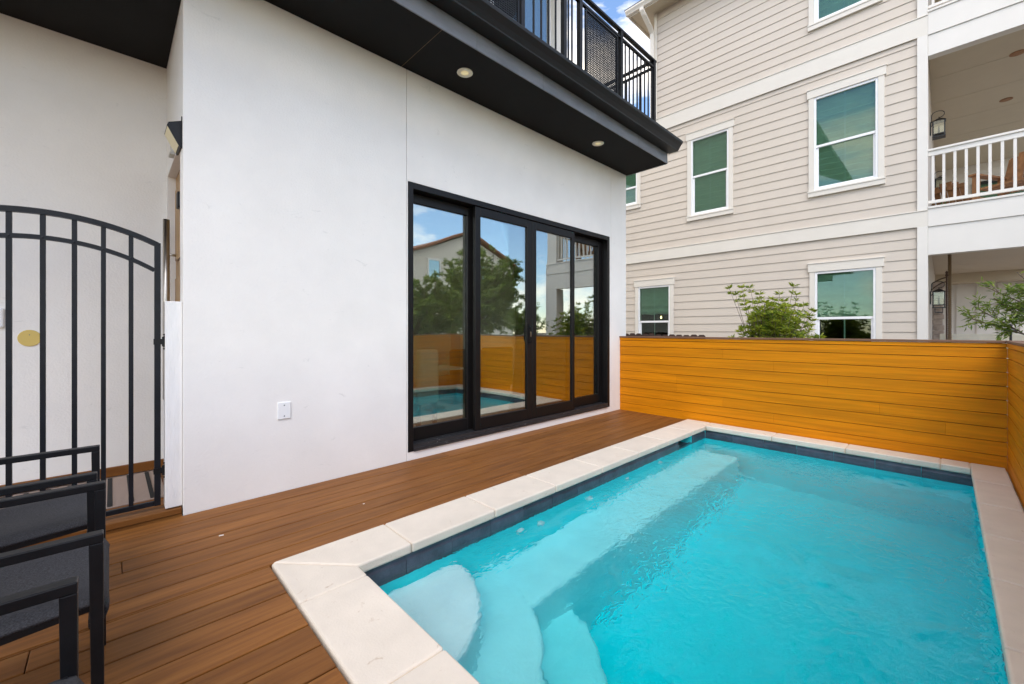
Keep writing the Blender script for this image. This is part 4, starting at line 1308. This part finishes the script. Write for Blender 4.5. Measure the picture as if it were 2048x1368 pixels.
pp = thing('potted_plant', 'grassy green potted plant in the corner of the upper porch', 'plant', (-0.02, 12.3, 3.26))
put('pot', MB().lathe([(0.0, 3.262), (0.10, 3.262), (0.13, 3.50), (0.11, 3.50), (0.0, 3.47)], (-0.03, 12.3, 0), 16), 'stone', pp)
rp_ = random.Random(11)
lm = MB()
for i in range(46):
    a, t = rp_.uniform(0, 6.28), rp_.uniform(0.1, 0.7)
    p = Vector((-0.03, 12.3, 3.48))
    d = Vector((math.cos(a) * t, math.sin(a) * t, 1))
    L = rp_.uniform(0.25, 0.5)
    q = [p + d * (L * s) - Vector((0, 0, 0.35 * t * L * s * s)) for s in (0, 0.5, 1.0)]
    w = Vector((-math.sin(a), math.cos(a), 0)) * 0.008
    lm.add([q[0] - w, q[0] + w, q[1] + w, q[2], q[1] - w], [(0, 1, 2, 3, 4)])
put('foliage', lm, 'leafpot', pp)

# ground floor porch: rope swing bed, iron plant hanger, stone pier
sw = thing('hanging_daybed', 'cream porch swing bed hung on thick rope under the ground porch', 'swing bed', (0.9, 11.6, 0.9))
put('bed_back', MB().box(-0.08, 2.0, 11.56, 11.64, 0.62, 1.13), 'cream', sw, 0.02, 2)
put('bed_base', MB().box(-0.08, 2.0, 11.645, 12.6, 0.5, 0.66), 'porchwhite', sw, 0.01, 1)
rpx = [(0.055 + 0.0, 11.45, 2.795), (0.055, 11.45, 0.58)]
rm = MB().tube(rpx, 0.020, 10)
hel = []
for ph in (0, 2.09, 4.19):
    hp = [(0.055 + 0.016 * math.cos(q * 0.8 + ph), 11.45 + 0.016 * math.sin(q * 0.8 + ph), 2.79 - 2.2 * q / 150) for q in range(151)]
    rm.tube(hp, 0.012, 5)
put('rope', rm, 'rope', sw, smooth=True)
put('rope', MB().tube([(1.85, 11.45, 2.795), (1.85, 11.45, 0.58)], 0.024, 8), 'rope', sw)
ph_ = thing('plant_hanger', 'dark iron rod with two hooked arms beside the swing rope', 'plant hanger', (0.02, 11.2, 0))
put('rod', MB().tube([(0.015, 11.2, 0.05), (0.015, 11.2, 2.24)], 0.012, 8).lathe([(0.004, 2.30), (0.02, 2.27), (0.012, 2.24), (0.024, 2.22), (0.014, 2.19)], (0.015, 11.2, 0), 10), 'rust', ph_)
for (z, a, l_) in ((2.18, 0.06, 0.16), (2.10, 0.10, 0.20)):
    put('hook', MB().tube([(0.015, 11.2, z), (-0.045, 11.17, z - 0.02), (0.015 - l_ * 0.75, 11.13, z - a * 0.9), (0.015 - l_, 11.11, z - a * 1.5)], 0.012, 7, 0.008), 'rust', ph_, smooth=True)
sp = thing('stone_pier', 'stacked pale stone pier at the back of the ground porch', 'pier', (-0.05, 13.5, 0))
rs = random.Random(4)
z = 0.052
while z < 2.2:
    h = rs.uniform(0.07, 0.14)
    w = 0.09 + rs.uniform(-0.015, 0.02)
    put('stone', MB().box(-0.20 + 0.001, -0.12 + w, 13.3, 13.7, z, z + h - 0.004), 'stone', sp, 0.012, 1)
    z += h
fd = thing('bird_feeder', 'small black disc topped feeder at far right before the white batten wall', 'feeder', (1.0, 12, 1.2))
put('disc', MB().lathe([(0.0, 1.40), (0.02, 1.40), (0.06, 1.375), (0.075, 1.345), (0.06, 1.33), (0.0, 1.33)], (0.68, 9.75, -0.16), 20), 'lantern', fd, smooth=True)
put('finial', MB().lathe([(0.0, 1.455), (0.018, 1.44), (0.022, 1.425), (0.012, 1.405), (0.008, 1.39)], (0.68, 9.75, -0.16), 14), 'lantern', fd, smooth=True)
put('stem', MB().tube([(0.68, 9.75, 1.175), (0.68, 9.75, -0.16)], 0.014, 8), 'lantern', fd)

# pendant bulbs and framed picture glimpsed through the lower left window
for (bx_, lb) in ((-5.32, 'small lit pendant bulb, left of two inside the lower left window'), (-5.02, 'small lit pendant bulb, right of two inside the lower left window')):
    t = thing('pendant_bulb', lb, 'light bulb', (bx_, 10.7, 1.6))
    m, n, l = nt('lit_bulb')
    o_ = n.new('ShaderNodeOutputMaterial')
    e_ = n.new('ShaderNodeEmission')
    e_.inputs['Color'].default_value = (1, 0.62, 0.25, 1)
    e_.inputs['Strength'].default_value = 6
    l.new(e_.outputs['Emission'], o_.inputs['Surface'])
    put('bulb', MB().lathe([(0.003, -0.035), (0.018, -0.025), (0.022, -0.005), (0.012, 0.025), (0.008, 0.04)], (bx_, 10.7, 1.54), 12), m, t, smooth=True)
    put('cord', MB().tube([(bx_, 10.7, 1.581), (bx_, 10.7, 3.049)], 0.003, 5), 'lantern', t)

# ------------------------------------------------------------------ dark picket fence of the neighbour
pk = thing('picket_fence', 'dark brown dog eared picket fence just showing above the ochre fence', 'fence', (-4.5, 7.7, 0))
for i in range(26):
    x = -6.6 + 0.139 * i
    tp = 1.135 - 0.004 * (i % 3) - (0.018 if i > 18 else 0)
    put('picket', MB().prism([(x, -0.16), (x + 0.131, -0.16), (x + 0.131, tp - 0.03), (x + 0.101, tp), (x + 0.03, tp), (x, tp - 0.03)], 'y', 7.70, 7.718), 'picket', pk)
put('stringer', MB().box(-6.6, -2.99, 7.719, 7.76, 0.85, 0.93).box(-6.6, -2.99, 7.719, 7.76, 0.1, 0.18), 'picket', pk)

# ------------------------------------------------------------------ planting
def shrub():
    rnd = random.Random(21)
    t = thing('whorled_shrub', 'leafy green shrub with whorled leaves growing behind the ochre fence', 'shrub', (-1.85, 7.0, -0.1))
    st, lf = MB(), MB()
    tips = []
    base = Vector((-1.80, 7.05, -0.16))
    # (x, z) of tips at the y of the shrub, tall sparse shoots first
    tall = [(-2.31, 1.84), (-2.20, 1.86), (-2.08, 1.85), (-2.26, 1.75), (-2.12, 1.70), (-1.96, 1.74), (-1.70, 1.73), (-1.50, 1.82), (-1.46, 1.70), (-2.10, 1.58), (-1.97, 1.60), (-1.74, 1.64), (-1.62, 1.62), (-1.34, 1.54), (-1.30, 1.47)]
    for (x, z) in tall:
        tips.append((Vector((x, 7.0 + rnd.uniform(-0.2, 0.2), z)), True))
    for i in range(250):
        x = rnd.gauss(-1.74, 0.24)
        ctr = -1.72
        zmax = 1.62 - 0.5 * abs((x - ctr) / 0.6) ** 2
        z = rnd.uniform(0.75, max(0.9, zmax))
        tips.append((Vector((x, 7.0 + rnd.uniform(-0.4, 0.35), z)), False))
    for (p, sparse) in tips:
        root = base + Vector((rnd.uniform(-0.15, 0.15), rnd.uniform(-0.1, 0.1), 0))
        mid = root.lerp(p, 0.55) + Vector((rnd.uniform(-0.06, 0.06), rnd.uniform(-0.06, 0.06), rnd.uniform(-0.02, 0.06)))
        st.tube([root, mid, p], 0.007, 5, 0.0025, False)
        axis = (p - mid).normalized()
        nwh = 2 if sparse else 3
        for wv in range(nwh):
            c = p - axis * (0.085 * wv * rnd.uniform(0.8, 1.3))
            nl = (20 if wv == 0 else 12)
            for q in range(nl):
                a = rnd.uniform(0, 6.283)
                u = axis.orthogonal().normalized()
                v = axis.cross(u)
                d = u * math.cos(a) + v * math.sin(a) + axis * rnd.uniform(0.05, 0.9)
                leaf_quads(lf, c + axis * rnd.uniform(-0.01, 0.01), d, rnd.uniform(0.06, 0.10), rnd.uniform(0.015, 0.022), rnd)
    put('stem', st, 'bark', t)
    o = put('foliage', lf, 'leafshrub', t)
shrub()

def tree(name, label, base, height, crown, n_limb, n_leaf, seed, trunk_r=0.06, L=(0.06, 0.10), W=(0.014, 0.022), droop=0.25, extra=()):
    """crown = (centre, radii); limbs reach into the crown, twigs carry leaf sprays"""
    rnd = random.Random(seed)
    t = thing(name, label, 'tree', base)
    tr, lf = MB(), MB()
    b = Vector(base)
    c, rad = Vector(crown[0]), Vector(crown[1])
    fork = b.lerp(Vector((c.x, c.y, b.z + height * 0.38)), 0.9)
    tr.tube([b, b.lerp(fork, 0.5) + Vector((rnd.uniform(-.04, .04), rnd.uniform(-.04, .04), 0)), fork], trunk_r, 9, trunk_r * 0.7)
    ends = []
    for i in range(n_limb):
        while True:
            u = Vector((rnd.uniform(-1, 1), rnd.uniform(-1, 1), rnd.uniform(-0.75, 1)))
            if 0.35 < u.length < 1:
                break
        e = c + Vector((u.x * rad.x, u.y * rad.y, u.z * rad.z))
        ends.append(e)
    ends += [Vector(e) for e in extra]
    per = max(1, n_leaf // len(ends))
    for e in ends:
        m_ = fork.lerp(e, 0.5) + Vector((rnd.uniform(-.1, .1), rnd.uniform(-.1, .1), 0.12 + rnd.uniform(0, .15)))
        tr.tube([fork, m_, e], trunk_r * 0.42, 6, 0.006, False)
        for q in range(5):
            s = rnd.uniform(0.45, 1.0)
            p0 = m_.lerp(e, (s - 0.45) / 0.55)
            dirn = (e - m_).normalized() * 0.7 + Vector((rnd.uniform(-1, 1), rnd.uniform(-1, 1), rnd.uniform(-0.6, 0.7)))
            ln = rnd.uniform(0.22, 0.48) * max(0.6, rad.x / 1.2)
            p1 = p0 + dirn.normalized() * ln
            p1.z -= droop * ln * 0.6
            tr.tube([p0, p0.lerp(p1, 0.5) + Vector((0, 0, 0.03)), p1], 0.005, 4, 0.002, False)
            for k in range(per // 5):
                w = rnd.uniform(0.1, 1.05)
                pp_ = p0.lerp(p1, w) + Vector((0, 0, 0.03 * (1 - abs(2 * w - 1))))
                d = (p1 - p0).normalized() * rnd.uniform(0.2, 1.0) + Vector((rnd.uniform(-1, 1), rnd.uniform(-1, 1), rnd.uniform(-0.9, 0.5)))
                leaf_quads(lf, pp_ + Vector((rnd.gauss(0, 0.02), rnd.gauss(0, 0.02), rnd.gauss(0, 0.02))), d, rnd.uniform(*L), rnd.uniform(*W), rnd)
    put('trunk', tr, 'bark', t)
    put('crown', lf, 'leaftree', t)
    return t
tree('willow_shrub_tree', 'small airy tree reaching in from the right before the ground porch', (1.55, 8.0, -0.16), 2.3,
     ((1.15, 8.0, 1.55), (0.45, 0.4, 0.35)), 14, 3400, 5, 0.022, (0.07, 0.11), (0.015, 0.022), 0.35,
     extra=[(0.30, 7.9, 1.78), (0.42, 8.0, 1.60), (0.25, 7.95, 1.50), (0.50, 8.05, 1.50), (0.62, 7.9, 1.66), (0.20, 8.0, 1.36), (0.66, 8.0, 1.42), (0.60, 7.9, 1.90), (0.85, 8.1, 1.9)])
tree('broadleaf_tree', 'dense low green tree mirrored in the leftmost door pane', (3.2, 6.4, -0.16), 2.7,
     ((3.2, 6.4, 1.75), (1.0, 1.2, 0.95)), 110, 30000, 8, 0.07, (0.08,0.13), (0.026,0.042))
tree('broadleaf_tree', 'taller green tree mirrored in the second door pane', (4.2, 9.3, -0.16), 4.2,
     ((4.2, 9.3, 2.5), (1.3, 1.5, 1.7)), 140, 42000, 9, 0.09, (0.08,0.13), (0.026,0.042))

tree('broadleaf_tree', 'low spreading green tree mirrored at the left edge of the door glass', (4.4, 5.0, -0.16), 2.6,
     ((4.4, 5.0, 1.7), (1.1, 1.6, 0.9)), 90, 22000, 12, 0.06, (0.08, 0.13), (0.026, 0.042))
# ------------------------------------------------------------------ house mirrored in the door glass
fh = thing('white_gabled_house', 'white gabled house with brown shingle roof mirrored in the door glass', 'house', (18, 18, 0))
fw = MB()
fw.prism([(13.0, -0.16), (22.2, -0.16), (22.2, 5.9), (17.8, 7.75), (13.0, 5.9)], 'x', 16.0, 24.0)
put('wall', fw, 'porchwhite', fh)
put('roof', MB().prism([(12.5, 5.72), (12.5, 5.86), (17.8, 8.05), (22.8, 5.86), (22.8, 5.72), (17.8, 7.90)], 'x', 15.6, 24.4), 'roofbrown', fh)
for (ya, yb, za, zb) in ((14.7, 15.5, 4.6, 5.7), (18.6, 19.4, 4.6, 5.7), (14.7, 15.5, 1.6, 2.9), (18.6, 19.4, 1.6, 2.9)):
    w_ = put('window', MB().box(15.93, 15.999, ya - 0.1, ya, za - 0.1, zb + 0.1).box(15.93, 15.999, yb, yb + 0.1, za - 0.1, zb + 0.1).box(15.93, 15.999, ya + 0.0005, yb - 0.0005, zb, zb + 0.1).box(15.93, 15.999, ya + 0.0005, yb - 0.0005, za - 0.1, za), 'vinyl', fh)
    piece('pane', 15.97, 15.995, ya + 0.001, yb - 0.001, za + 0.001, zb - 0.001, 'glassup', w_)

# ------------------------------------------------------------------ furniture behind the glass
def soft_box(name, x0, x1, y0, y1, z0, z1, bev, mat, par):
    return put(name, MB().box(x0, x1, y0, y1, z0, z1), mat, par, bev, 5, True)
a1 = thing('cream_armchair', 'cream upholstered chair back standing just inside the left door pane', 'armchair', (-4.1, 2.55, 0.05))
soft_box('backrest', -4.06, -3.95, 2.41, 2.675, 0.38, 0.985, 0.045, 'cream', a1)
soft_box('seat', -4.50, -4.065, 2.36, 2.72, 0.38, 0.50, 0.05, 'cream', a1)
for (x, y) in ((-4.02, 2.44), (-4.02, 2.65), (-4.45, 2.41), (-4.45, 2.67)):
    put('leg', MB().box(x - 0.018, x + 0.018, y - 0.018, y + 0.018, 0.051, 0.385), 'teak', a1)
tb = thing('dining_table', 'pale table top seen through the left door pane beside the cream chair', 'table', (-4.9, 3.4, 0.05))
put('top', MB().box(-5.6, -4.75, 3.12, 3.62, 0.64, 0.67), 'cream', tb, 0.006, 2)
put('leg', MB().lathe([(0.18, 0.051), (0.17, 0.07), (0.035, 0.10), (0.035, 0.62), (0.12, 0.639)], (-5.2, 3.4, 0), 16), 'teak', tb)
for (y0, y1, x, lb) in ((3.75, 4.35, -5.2, 'brown rounded armchair behind the second door pane'), (4.55, 5.25, -5.4, 'brown rounded armchair farther right behind the door panes')):
    s = thing('rounded_armchair', lb, 'armchair', (x, (y0 + y1) / 2, 0.05), 'brown rounded armchairs inside the room')
    soft_box('backrest', x - 0.12, x, y0, y1, 0.2, 0.90, 0.05, 'brownup', s)
    soft_box('seat', x - 0.65, x - 0.121, y0, y1, 0.2, 0.45, 0.06, 'brownup', s)
    put('plinth', MB().box(x - 0.6, x - 0.05, y0 + 0.05, y1 - 0.05, 0.051, 0.20), 'teak', s)
def curtain(y0, y1, x, lb):
    t = thing('curtain', lb, 'curtain', (x, (y0 + y1) / 2, 0.06), 'pale curtains at the ends of the sliding door')
    vv, ff = [], []
    n = 60
    for i in range(n + 1):
        y = y0 + (y1 - y0) * i / n
        o_ = 0.028 * math.sin(i * 0.9) + 0.01 * math.sin(i * 0.37)
        vv += [(x + o_, y, 0.06), (x + o_ * 0.7, y, 2.70)]
    for i in range(n):
        ff.append((2 * i, 2 * i + 2, 2 * i + 3, 2 * i + 1))
    put('cloth', MB().add(vv, ff), 'curtain', t, smooth=True)
    put('rod', MB().tube([(x, y0 - 0.05, 2.72), (x, y1 + 0.05, 2.72)], 0.012, 8), 'blackmetal', t)
curtain(1.99, 2.20, -3.75, 'pale curtain hanging at the left end inside the sliding door')
curtain(4.85, 5.30, -3.75, 'pale curtain hanging at the right end inside the sliding door')
